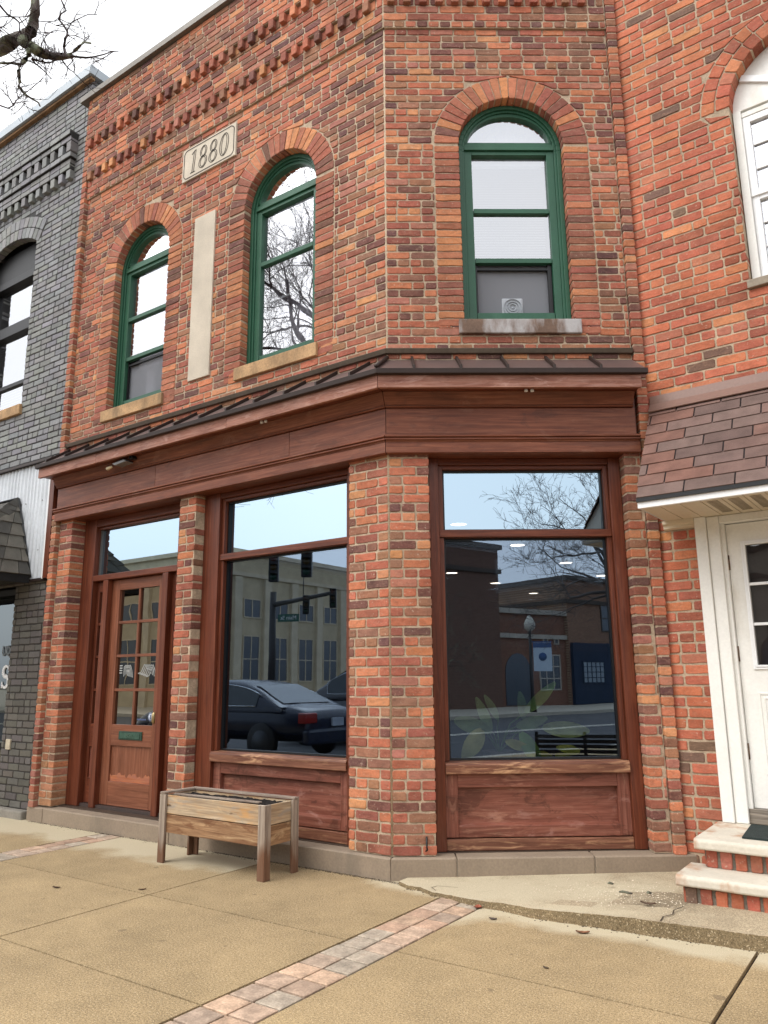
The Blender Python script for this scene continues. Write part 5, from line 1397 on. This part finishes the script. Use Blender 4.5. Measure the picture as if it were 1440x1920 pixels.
for k in range(9):
    y = 2.2+2.15*k; wins += [('e', 20-y-.62, 20-y+.62, 1.2, 3.55, 2, 2), ('e', 20-y-.62, 20-y+.62, 4.45, 5.45, 2, 1)]
for k in range(5): wins += [('n', 1.2+2.6*k, 2.6+2.6*k, 1.1, 3.5, 2, 2), ('n', 1.2+2.6*k, 2.6+2.6*k, 4.45, 5.45, 2, 1)]
bk = far_building('stone_bank_building', 'two storey beige stone building with pilasters across the street, mirrored in the left shop window', -40, -25.5, -42, -22, 7.7, MBEI, MTRM, wins, (-33, -30, 0))
mb = MB()
for k in range(10):
    y = -22-1.1-2.15*k; mb.box(FW, -25.5, -25.32, y-.25, y+.25, 0, 6.5)
for k in range(6): x = -25.9-2.6*k; mb.box(FW, x-.25, x+.25, -22.0, -21.83, 0, 6.5)
mb.build('stone_pilaster', MTRM, bk)
MB1 = m_far('far_red_brick', (126, 84, 68), brickpat=True); MB2 = m_far('far_dark_brick', (104, 74, 64), brickpat=True); MB3 = m_far('far_tan_brick', (140, 104, 84), brickpat=True)
MBLU = m_far('far_blue_paint', (36, 50, 70)); MTD = m_far('far_dark_trim', (74, 66, 60)); MTL = m_far('far_pale_trim', (176, 168, 156))
far_building('tall_brick_building', 'tall dark brick building across the street, left edge of the corner window reflection', 9, 22.3, -34, -21, 7.2, MB2, MTD, [('n', 8.0, 9.4, 3.8, 5.6, 1, 2), ('n', 4, 5.4, 3.8, 5.6, 1, 2), ('n', 5.8, 8.5, .5, 2.8, 3, 1)], (15, -26, 0))
lb = far_building('low_brick_building', 'single storey brown brick building with an arched doorway across the street', 22.3, 27.0, -34, -21.2, 4.3, MB1, MTL, [('n', .5, 2.0, .7, 2.4, 3, 3), ('n', .5, .85, 2.9, 3.3, 1, 1), ('n', 1.3, 1.65, 2.9, 3.3, 1, 1)], (24, -26, 0))
mb = MB(); fr = Frame((27.0, -21.2, 0), math.pi)
arch = [(2.6, .05)]+[(3.45-.85*math.cos(math.pi*i/14), 1.6+.85*math.sin(math.pi*i/14)) for i in range(15)]+[(4.3, .05)]
mb.prism(fr, arch, -.03, .0); mb.build('door', GLF, lb)
rb = far_building('brick_storefront_building', 'two storey brick building with a dark blue storefront across the street', 27.0, 37, -34, -21, 6.1, MB3, MTD, [('n', 1, 2.2, 3.6, 5.0, 1, 2), ('n', 3.6, 4.8, 3.6, 5.0, 1, 2), ('n', 6.2, 7.4, 3.6, 5.0, 1, 2)], (32, -26, 0))
mb = MB(); fr = Frame((37, -21, 0), math.pi); mb.box(fr, .1, 9.9, -.18, 0, .02, 3.0); sfb = mb.build('storefront', MBLU, rb)
MLIT = m_far('far_bright_pane', (150, 162, 172))
for a in (1.0, 4.4, 7.6):
    mb = MB(); rect_frame(mb, fr, a, a+1.7, 1.0, 2.1, .05, -.25, -.185)
    for k in range(1, 5): mb.box(fr, a+1.7*k/5-.018, a+1.7*k/5+.018, -.245, -.2, 1.05, 2.05)
    for k in range(1, 4): mb.box(fr, a+.05, a+1.65, -.24, -.2, 1.0+1.1*k/4-.018, 1.0+1.1*k/4+.018)
    wn = mb.build('window', MBLU, sfb)
    mb = MB(); mb.box(fr, a+.05, a+1.65, -.215, -.19, 1.05, 2.05); mb.build('pane', MLIT, wn)

far_building('grey_flat_building', 'long grey plastered building across the street left of the tall brick one', -8.5, 9, -36, -21, 5.4, m_far('far_grey_plaster', (150, 144, 134)), MTD, [('n', 1+3*k, 2.8+3*k, .8, 2.8, 2, 1) for k in range(5)], (0, -26, 0))

# trees ------------------------------------------------------------
def grow(mb, p, d, L, r, depth, rg, spread=.55, up=.12, minr=.003, clip=None, sides=6):
    pts = [p]; rad = [r]; n = max(2, int(L/.22)); q = Vector(p); dv = Vector(d).normalized()
    for i in range(n):
        dv = (dv+Vector((rg.gauss(0, .24), rg.gauss(0, .24), rg.gauss(0, .20)+up*.12))).normalized()
        q = q+dv*(L/n); pts.append(q.copy()); rad.append(max(minr, r*(1-.55*(i+1)/n)))
        if clip and clip(q): break
    mb.tube(pts, rad, sides if r > .02 else (4 if r > .008 else 3), cap=False)
    if depth <= 0 or (clip and clip(q)): return
    k = rg.choice((2, 3, 3)) if depth > 1 else rg.choice((3, 4))
    for i in range(k):
        f = 1 if i == 0 else rg.uniform(.35, .98)
        j = min(len(pts)-1, max(1, int(f*(len(pts)-1)))); b = Vector(pts[j])
        a = dv.cross(Vector((rg.gauss(0, 1), rg.gauss(0, 1), rg.gauss(0, 1))))
        if a.length < 1e-3: continue
        nd = (dv+a.normalized()*rg.uniform(spread*.6, spread*1.6)+Vector((0, 0, up))).normalized()
        grow(mb, b, nd, L*rg.uniform(.58, .8), max(minr, rad[j]*rg.uniform(.55, .78)), depth-1, rg, spread, up, minr, clip, sides)
def tree(name, label, base, trunk, limbs, mat, seed, depth=5, clip=None, group=None, tw=None):
    T = thing(name, label, 'tree', base, group); rg = random.Random(seed)
    mb = MB(); mb.tube([p for p, r in trunk], [r for p, r in trunk], 12); mb.build('trunk', mat, T)
    mb = MB()
    for p, d, L, r in limbs: grow(mb, Vector(p), d, L, r, depth, rg, clip=clip)
    mb.build('crown', tw or mat, T)
    return T
clipF = lambda q: q.y > -3.35 and q.x < .8
TB = (-4.25, -5.6, 0)
T1 = tree('honey_locust_tree', 'bare street tree whose mossy branch hangs into the sky at top left', TB,
     [((-4.25, -5.6, -.1), .17), ((-4.28, -5.6, 1.2), .14), ((-4.36, -5.58, 3.2), .125), ((-4.55, -5.55, 4.6), .115), ((-4.75, -5.5, 6.2), .095), ((-5.1, -5.5, 7.4), .07)],
     [((-5.1, -5.5, 7.4), (-.5, .1, .8), 2.0, .06), ((-4.8, -5.5, 6.4), (-.8, .45, .45), 2.3, .06), ((-4.75, -5.5, 6.2), (.3, .2, .95), 2.2, .06), ((-4.6, -5.55, 5.2), (-.75, -.2, .6), 2.2, .055), ((-4.5, -5.55, 4.6), (.4, -.7, .6), 1.8, .05), ((-4.9, -5.5, 6.8), (.0, .7, .7), 1.8, .05), ((-5.0, -5.5, 7.1), (-.7, -.3, .75), 2.0, .05), ((-4.85, -5.5, 6.6), (-.5, .75, .5), 1.8, .045), ((-4.7, -5.5, 5.8), (-.6, .6, .35), 1.8, .045), ((-4.9, -5.5, 7.0), (.25, .3, .9), 1.9, .05), ((-4.65, -5.5, 5.5), (.1, .5, .8), 1.7, .045)],
     MBARKP, 11, 6, clipF, None, MBARKT)
CAMC = Vector((3.0586794, -4.4636157, 1.2726183))
CR = ((.8202165, .5719866, -.0087308), (.1284145, -.1692280, .9771753), (-.5574537, .8026165, .2122550)); FPX = 1447.53
def upx(x, y, wy):
    a, b = (x-720)/FPX, (960-y)/FPX
    r = Vector([CR[0][k]*a+CR[1][k]*b+CR[2][k] for k in range(3)])
    return CAMC+r*((wy-CAMC.y)/r.y)
# the hanging branch: a limb from the same tree, traced joint by joint, each joint at its own depth
mb = MB(); mt = MB(); rg = random.Random(5)
def limb(px, w0, w1, dep0, dep1, tw=.0, builder=None, nt=0, tl=.22):
    pts = []; rad = []
    n = len(px)
    for i, (x, y) in enumerate(px):
        f = i/(n-1); wy = dep0+(dep1-dep0)*f+(.05*math.sin(i*2.3) if 0 < i else 0)
        pts.append(upx(x, y, wy)); rad.append((w0+(w1-w0)*f)*(.72 if w0 > .05 else .56))
    (builder or mb).tube(pts, rad, 8 if w0 > .02 else 5)
    for k in range(int(nt*.9)):
        i = rg.randrange(0, n-1); f = rg.random(); p = pts[i].lerp(pts[i+1], f); dv = (pts[i+1]-pts[i]).normalized()
        a = dv.cross(Vector((rg.gauss(0, 1), rg.gauss(0, 1), rg.gauss(0, 1)))).normalized()
        grow(mt, p, (dv*.6+a*.9).normalized(), tl*rg.uniform(.35, .85), .0042, 1, rg, .7, 0, .0016)
    return pts
s0 = upx(-40, 104, -2.05)
mb.tube([(-4.5, -5.55, 4.6), (-4.2, -4.8, 5.0), (-3.6, -3.8, 5.5), (-3.0, -2.9, 5.9), tuple(s0)], [.075, .068, .06, .052, .044], 10)
limb([(-40, 104), (0, 90), (20, 79), (35, 72), (50, 65), (58, 60), (63, 48), (66, 24), (66, 0), (62, -30)], .088, .040, -2.05, -1.75, nt=10)
limb([(42, 76), (56, 86), (73, 97), (88, 103), (99, 106), (118, 106), (133, 105)], .062, .030, -2.0, -1.75, nt=14, tl=.2)
limb([(133, 105), (148, 107), (163, 108), (172, 107), (182, 105), (195, 102), (208, 97), (222, 96)], .016, .005, -1.75, -1.6, nt=7, tl=.25, builder=mt)
limb([(54, 95), (54, 103), (48, 111), (42, 118), (37, 122), (35, 133), (36, 145), (37, 153), (35, 162), (42, 171), (50, 179), (61, 186), (72, 192), (75, 199)], .036, .008, -1.98, -1.9, nt=10)
limb([(37, 121), (22, 118), (8, 119), (-10, 117)], .022, .010, -1.96, -2.1, nt=5)
limb([(122, 104), (120, 88), (122, 73), (126, 66), (126, 58), (118, 46), (110, 36), (114, 26), (124, 20), (119, 8), (112, -5)], .020, .008, -1.78, -1.6, nt=9, builder=mt)
limb([(130, 103), (140, 95), (149, 87), (156, 80), (158, 79), (170, 81)], .024, .012, -1.75, -1.65, nt=4)
limb([(126, 57), (133, 44), (137, 40), (150, 34), (165, 27), (182, 27)], .010, .005, -1.7, -1.6, nt=4, builder=mt)
limb([(60, 112), (66, 119), (76, 127), (85, 135), (95, 147)], .012, .005, -1.95, -1.85, nt=5, builder=mt)
limb([(115, 110), (122, 121), (130, 130), (136, 134), (144, 141)], .011, .004, -1.78, -1.7, nt=5, builder=mt)
limb([(-5, 4), (6, 18), (14, 27), (28, 35), (36, 42), (37, 55), (40, 66)], .014, .009, -2.2, -2.0, nt=6, builder=mt)
limb([(-5, 32), (15, 31), (35, 32), (52, 31)], .008, .005, -2.4, -2.2, nt=5, builder=mt)
limb([(66, 39), (80, 40), (92, 41), (106, 48)], .008, .004, -1.8, -1.7, nt=4, builder=mt)
limb([(77, 86), (82, 74), (87, 67), (96, 60), (104, 57), (122, 59)], .009, .005, -1.9, -1.75, nt=5, builder=mt)
limb([(87, 67), (83, 55), (86, 44), (94, 42)], .007, .004, -1.85, -1.75, nt=3, builder=mt)
limb([(-5, 196), (15, 203), (25, 198), (30, 188), (36, 183), (48, 174), (66, 160)], .010, .004, -2.1, -1.95, nt=6, builder=mt)
limb([(25, 198), (19, 186), (15, 180), (6, 175)], .009, .004, -2.1, -2.1, nt=4, builder=mt)
limb([(-5, 52), (5, 50), (14, 55)], .010, .005, -2.2, -2.2, nt=3, builder=mt)
limb([(50, 180), (46, 190), (50, 200), (56, 212)], .006, .003, -1.92, -1.9, nt=3, builder=mt)
limb([(60, 110), (75, 115), (92, 118), (110, 111)], .014, .008, -1.95, -1.8, nt=6, builder=mt)
for i in range(26): limb([(48+i*3.1, 84+min(22, i*1.0)), (48+i*3.1+rg.uniform(-8, 2), 84+min(22, i)-rg.uniform(6, 20))], .007, .003, -1.93, -1.85, builder=mt)
mb.build('limb', MBARK, T1, label='mossy low limb reaching over the pavement'); mt.build('twigs', MBARKT, T1)
tree('honey_locust_tree', 'pale barked bare street tree mirrored at the right of the corner window', (10.9, -5.5, 0),
     [((10.9, -5.5, -.1), .16), ((10.85, -5.5, 1.6), .13), ((10.7, -5.4, 3.1), .11)],
     [((10.7, -5.4, 3.1), (-.9, -.1, .7), 1.55, .065), ((10.7, -5.4, 3.0), (-.6, -.7, .6), 1.55, .06), ((10.7, -5.4, 3.1), (-.3, .3, .95), 1.6, .065), ((10.7, -5.4, 3.1), (.5, .3, .85), 1.6, .06), ((10.7, -5.4, 2.9), (-.95, -.4, .45), 1.5, .055), ((10.7, -5.4, 2.9), (-.85, -.6, .28), 1.5, .05), ((10.7, -5.4, 3.1), (-.8, -.3, 1.0), 1.6, .05)], MBARKP, 23, 6, lambda q: False, None, m_plain('pale_twig', lin((92, 88, 86)), .9))
tree('small_street_tree', 'small bare tree on the far pavement mirrored at the left of the corner window', (14.2, -16.9, 0),
     [((14.2, -16.9, 0), .10), ((14.2, -16.9, 1.6), .08)],
     [((14.2, -16.9, 1.6), (.4, .1, .9), 1.3, .05), ((14.2, -16.9, 1.6), (-.4, .2, .9), 1.3, .05), ((14.2, -16.9, 1.6), (.1, -.4, .95), 1.4, .05), ((14.2, -16.9, 1.5), (.7, .3, .6), 1.2, .04)], MBARK, 31, 5)

# parked cars -------------------------------------------------------
def car(name, label, loc, paint, suv=False):
    T = thing(name, label, 'car', loc, 'cars mirrored in the left shop window'); x0, y0, zb = loc
    L, Wd = (4.85, 1.84); h = 1.8 if suv else 1.45
    zl = [.30, .72, .92] if not suv else [.38, .80, 1.05]
    # stations rear (x=0) to front (x=-L): (x, belt z, half width)
    st = [(0.0, .60, .72), (.05, .86, .80), (.35, .95, .88), (1.1, .98, .92), (2.3, .96, .92), (3.4, .94, .92), (4.3, .84, .88), (4.7, .70, .80), (4.85, .52, .70)]
    if suv: st = [(x, z+.12 if i else z+.25, w) for i, (x, z, w) in enumerate(st)]
    rows = []
    for x, z, w in st:
        b = .28 if .3 < x < 4.5 else .36
        rows.append([(x0-x, y0+s*wy, zb+zz) for s, wy, zz in ((-1, w*.93, b), (-1, w, (b+z)/2), (-1, w*.94, z), (-1, w*.5, z+.03), (1, w*.5, z+.03), (1, w*.94, z), (1, w, (b+z)/2), (1, w*.93, b))])
    mb = MB(); V = [p for r in rows for p in r]; F = []
    for i in range(len(rows)-1):
        for k in range(8):
            k2 = (k+1) % 8; F.append((i*8+k, i*8+k2, (i+1)*8+k2, (i+1)*8+k))
    F += [tuple(range(7, -1, -1)), tuple(range((len(rows)-1)*8, len(rows)*8))]
    mb.idx(V, F, smooth=True)
    body = mb.build('body', paint, T)
    sb = body.modifiers.new('Subdivision', 'SUBSURF'); sb.levels = 2; sb.render_levels = 2
    zbelt = (.93 if not suv else 1.08)
    g = [(.5, .0), (.9, .17), (1.3, .345), (1.7, .445), (2.2, .485), (2.7, .455), (3.1, .31), (3.45, .15), (3.8, -.02)] if not suv else [(.02, .0), (.12, .34), (.4, .58), (1.2, .65), (2.2, .65), (2.8, .56), (3.2, .35), (3.7, -.02)]
    def gh(x):
        for q in range(len(g)-1):
            if x <= g[q+1][0] or q == len(g)-2:
                (xa, ha), (xb, hb) = g[q], g[q+1]; t = max(0, min(1, (x-xa)/(xb-xa)))
                hm = g[q-1] if q > 0 else (2*xa-xb, 2*ha-hb); hp = g[q+2] if q+2 < len(g) else (2*xb-xa, 2*hb-ha)
                ma = (hb-hm[1])/(xb-hm[0])*(xb-xa); mc = (hp[1]-ha)/(hp[0]-xa)*(xb-xa)
                return (2*t**3-3*t*t+1)*ha+(t**3-2*t*t+t)*ma+(-2*t**3+3*t*t)*hb+(t**3-t*t)*mc
    hmax = max(h_ for x_, h_ in g)
    def gy(x, f): return .87-(.20*max(0, gh(x))/hmax)*f
    X0g, X1g = g[0][0], g[-1][0]; N = 36; V = []; M_ = 11
    for q in range(N+1):
        x = X0g+(X1g-X0g)*q/N; h_ = gh(x)
        for (yy, f) in ((-1, -.3), (-1, 0), (-1, .5), (-.97, .86), (-.78, .985), (0, 1.02), (.78, .985), (.97, .86), (1, .5), (1, 0), (1, -.3)):
            V.append((x0-x, y0+yy*gy(x, max(0, f)), zb+zbelt+(h_*f if f > 0 else f*.3)))
    F = [(q*M_+k, q*M_+k+1, (q+1)*M_+k+1, (q+1)*M_+k) for q in range(N) for k in range(M_-1)]
    mb = MB(); mb.idx(V, F, smooth=True); mb.build('roof', paint, body)
    mb = MB()
    def grid(f, n, m):
        P = [f(a/n, b/m) for a in range(n+1) for b in range(m+1)]
        mb.idx(P, [(a*(m+1)+b, a*(m+1)+b+1, (a+1)*(m+1)+b+1, (a+1)*(m+1)+b) for a in range(n) for b in range(m)], smooth=True)
    xr0, xr1 = (.62, 1.42) if not suv else (.05, .22)
    xf0, xf1 = (3.72, 2.85) if not suv else (3.6, 2.75)
    for xa, xb in ((xr0, xr1), (xf0, xf1)):
        grid(lambda a, b: (x0-(xa+(xb-xa)*a), y0+(b*2-1)*.80*gy(xa+(xb-xa)*a, 1), zb+zbelt+gh(xa+(xb-xa)*a)*1.0+.016), 10, 6)
    sx0, sx1 = (1.12, 3.35) if not suv else (.35, 3.2)
    for s in (-1, 1):
        for xa, xb in ((sx0, sx0+.42*(sx1-sx0)-.04), (sx0+.42*(sx1-sx0)+.04, sx1)):
            grid(lambda a, b: (x0-(xa+(xb-xa)*a), y0+s*(gy(xa+(xb-xa)*a, .06+.74*b)+.010), zb+zbelt+.03+(gh(xa+(xb-xa)*a)*.80-.03)*b), 10, 4)
    mb.build('window', m_cg, body)
    for s in (-1, 1):
        mb = MB(); mb.tube([(x0-x_, y0+s*(gy(x_, .85)+.012), zb+zbelt+gh(x_)*.83) for x_ in [sx0-.06+(sx1-sx0+.12)*q/14 for q in range(15)]]+[(x0-sx0-(sx1-sx0)*q/6, y0+s*.882, zb+zbelt+.015) for q in range(6, -1, -1)], .011, 5); mb.build('chrome_trim', m_chr, body)
        for xx in (.95, 3.85):
            c = Vector((x0-xx, y0+s*.80, zb+.33)); mb = MB(); mb.tube([c, c+Vector((0, s*.12, 0))], .33, 20); w = mb.build('wheel', MBLK, T, .02)
            mb = MB(); mb.tube([c+Vector((0, s*.11, 0)), c+Vector((0, s*.128, 0))], [.215, .20], 16); mb.build('rim', m_rim, w)
        mb = MB(); mb.box(Frame((x0, y0+s*.66, zb), 0), -.16, .012, -.17, .17, .66+(.2 if suv else 0), .84+(.25 if suv else 0)); mb.build('taillight', m_tail, body, .02)
    mb = MB(); mb.box(Frame((x0, y0, zb), 0), -.1, .07, -.80, .80, .30, .56); mb.build('bumper', paint, body, .05)
    mb = MB(); mb.box(Frame((x0, y0, zb), 0), .05, .085, -.16, .16, .60, .74); mb.build('licence_plate', m_plain('plate', lin((186, 196, 210)), .4), body)
    return T
m_cg = m_plain('car_glass', lin((64, 72, 78)), .10, .05, spec=.45, bump=0); m_chr = m_plain('chrome', lin((200, 204, 208)), .2, .05, metal=.9, bump=0); m_rim = m_plain('alloy_rim', lin((66, 68, 72)), .4, .2, metal=.5, bump=0); m_tail = m_plain('red_lens', lin((150, 28, 26)), .2, .1, bump=0)
car('parked_car', 'dark blue sedan parked at the kerb, mirrored low in the left shop window', (-5.9, -6.45, -.12), m_plain('dark_blue_paint', lin((24, 34, 56)), .22, .05, bump=0, spec=.5))
car('parked_car', 'dark grey tall car beyond the sedan in the street, mirrored in the left shop window', (-4.7, -9.6, -.12), m_plain('dark_grey_paint', lin((62, 64, 72)), .2, .05, bump=0, spec=.8), True)

# traffic signals, lamp, bench ---------------------------------------
TS = thing('traffic_signal', 'traffic signal mast with green street sign, mirrored in the left shop window', 'traffic signal', (-17.3, -17.0, 0))
mb = MB(); mb.tube([(-17.3, -17.0, 0), (-17.3, -17.0, 4.6)], [.16, .12], 12); mb.tube([(-17.3, -17.0, 4.1), (-14.2, -16.9, 4.35)], [.10, .07], 10); mb.tube([(-15.75, -16.95, 4.25), (-15.75, -16.95, 5.05)], .018, 5); mb.build('mast', m_plain('dark_mast', lin((52, 50, 50)), .5, .1), TS)
def signal(x, y, z, s):
    mb = MB(); fr = Frame((x, y, z), R_(150))
    mb.box(fr, -.17*s, .17*s, -.10*s, .10*s, -.5*s, .5*s)
    hd = mb.build('signal_head', MBLK, TS, .02)
    for k, c in ((.33, (70, 20, 18)), (0, (70, 54, 20)), (-.33, (24, 60, 46))):
        mb = MB(); cc = Vector(fr(0, -.10*s, k*s)); mb.disc(cc, .11*s, (-fr.n[0], -fr.n[1], 0), .012, 16); mb.build('lens', m_plain('signal_lens', lin(c), .3, .05, bump=0), hd)
        mb = MB(); mb.box(fr, -.13*s, .13*s, -.28*s, -.10*s, k*s+.11*s, k*s+.135*s); mb.build('visor', MBLK, hd)
signal(-16.0, -15.6, 5.25, 1.0); signal(-14.1, -15.2, 5.25, 1.05); signal(-15.6, -16.95, 4.0, .7); signal(-14.3, -16.9, 4.15, .7)
mb = MB(); fr = Frame((-16.4, -16.9, 3.55), R_(150)); mb.box(fr, -.40, .40, -.015, .015, -.14, .14); sg = mb.build('street_sign', m_plain('sign_green', lin((40, 92, 78)), .4, .05, bump=0), TS)
text_obj('Main St', .2, .003, MVINYL, sg, facing(fr, 0, -.02, 0))
LP = thing('street_lamp', 'black post lamp with pale globe and blue banner, mirrored in the corner window', 'street lamp', (19.5, -16.6, 0))
mb = MB(); mb.tube([(19.5, -16.6, 0), (19.5, -16.6, .6), (19.5, -16.6, 3.1)], [.14, .07, .055], 10); mb.build('pole', MBLK, LP)
mb = MB(); mb.lathe((19.5, -16.6, 3.1), [(.08, 0), (.2, .1), (.22, .28), (.12, .5), (.03, .62)], 16); mb.build('globe', m_plain('globe', lin((196, 190, 176)), .5, .03), LP)
fr = Frame((19.5, -16.6, 0), R_(48)); mb = MB(); mb.box(fr, .10, .80, -.01, .01, 1.55, 2.65); bn = mb.build('banner', m_plain('banner', lin((196, 210, 222)), .8, .05), LP)
mb = MB(); mb.box(fr, .0, .82, -.02, .02, 2.66, 2.70); mb.box(fr, .10, .80, .011, .016, 2.45, 2.64); mb.disc(Vector(fr(.45, .011, 2.1)), .16, (fr.n[0], fr.n[1], 0), .004, 16); mb.build('emblem', m_plain('banner_blue', lin((70, 96, 140)), .8, .05), bn)
BN = thing('park_bench', 'low black slatted bench on the pavement, mirrored along the sill of the corner window', 'bench', (4.75, -2.15, 0))
fb = Frame((4.75, -2.15, 0), R_(49))
mb = MB()
for k in range(5): mb.box(fb, -.62, .62, -.03-.012*k, -.005-.012*k, .26+.062*k, .305+.062*k)
mb.build('backrest', MBLK, BN, .004)
mb = MB()
for k in range(4): mb.box(fb, -.62, .62, .04+.1*k, .12+.1*k, .24, .265)
mb.build('seat', MBLK, BN, .004)
for u in (-.62, 0, .58):
    mb = MB(); mb.box(fb, u, u+.045, -.02, .42, .21, .24); mb.box(fb, u, u+.045, .36, .41, 0, .21); mb.box(fb, u, u+.045, -.03, .02, 0, .24)
    ribbon(mb, [(u+.022, .24), (u+.022, .59)], .045, -.10, -.06, fb)
    mb.build('leg', MBLK, BN, .004)

# ================================================================== light and camera
W = bpy.data.worlds.new('World'); S.world = W; W.use_nodes = True
nt = W.node_tree; nt.nodes.clear()
sky = nt.nodes.new('ShaderNodeTexSky'); sky.sky_type = 'NISHITA'; sky.sun_disc = False
SUN_EL, SUN_AZ = R_(52), R_(205)
sky.sun_elevation = SUN_EL; sky.sun_rotation = SUN_AZ; sky.air_density = 1.0; sky.dust_density = 4.0; sky.ozone_density = 1.0
hs = nt.nodes.new('ShaderNodeHueSaturation'); hs.inputs['Saturation'].default_value = .12; nt.links.new(sky.outputs[0], hs.inputs['Color'])
b1 = nt.nodes.new('ShaderNodeBackground'); b1.inputs[1].default_value = .12; nt.links.new(hs.outputs[0], b1.inputs[0])
# even cloud cover with faint structure
tc = nt.nodes.new('ShaderNodeTexCoord'); nz = nt.nodes.new('ShaderNodeTexNoise'); nz.inputs['Scale'].default_value = 2.2; nz.inputs['Detail'].default_value = 5
nt.links.new(tc.outputs['Generated'], nz.inputs['Vector'])
cr = nt.nodes.new('ShaderNodeValToRGB'); cr.color_ramp.elements[0].position = .3; cr.color_ramp.elements[0].color = (.80, .84, .90, 1); cr.color_ramp.elements[1].position = .7; cr.color_ramp.elements[1].color = (1, 1, 1, 1)
nt.links.new(nz.outputs['Fac'], cr.inputs[0])
b2 = nt.nodes.new('ShaderNodeBackground'); b2.inputs[1].default_value = 1.04; nt.links.new(cr.outputs[0], b2.inputs[0])
ad = nt.nodes.new('ShaderNodeAddShader'); nt.links.new(b1.outputs[0], ad.inputs[0]); nt.links.new(b2.outputs[0], ad.inputs[1])
ow = nt.nodes.new('ShaderNodeOutputWorld'); nt.links.new(ad.outputs[0], ow.inputs[0])
sl = bpy.data.lights.new('Sun', 'SUN'); sl.energy = 1.1; sl.angle = R_(35); sl.color = (1, .97, .92)
so_ = bpy.data.objects.new('Sun', sl); COL.objects.link(so_)
# sky's sun direction: rotation measured clockwise from +Y
sd = Vector((math.sin(SUN_AZ)*math.cos(SUN_EL), math.cos(SUN_AZ)*math.cos(SUN_EL), math.sin(SUN_EL)))
so_.rotation_euler = sd.to_track_quat('Z', 'Y').to_euler(); so_.location = (0, -10, 20)

cam = bpy.data.cameras.new('Camera'); co_ = bpy.data.objects.new('Camera', cam); COL.objects.link(co_)
r_, u_, f_ = (Vector(v) for v in CR)
co_.matrix_world = Matrix(((r_.x, u_.x, -f_.x, CAMC.x), (r_.y, u_.y, -f_.y, CAMC.y), (r_.z, u_.z, -f_.z, CAMC.z), (0, 0, 0, 1)))
cam.sensor_fit = 'VERTICAL'; cam.sensor_height = 36; cam.lens = 36*FPX/1920; cam.clip_start = .05; cam.clip_end = 2000
S.camera = co_
S.view_settings.view_transform = 'Standard'; S.view_settings.look = 'None'; S.view_settings.exposure = 0.2; S.view_settings.gamma = 1.0
S.cycles.max_bounces = 8; S.cycles.transparent_max_bounces = 12; S.cycles.glossy_bounces = 4
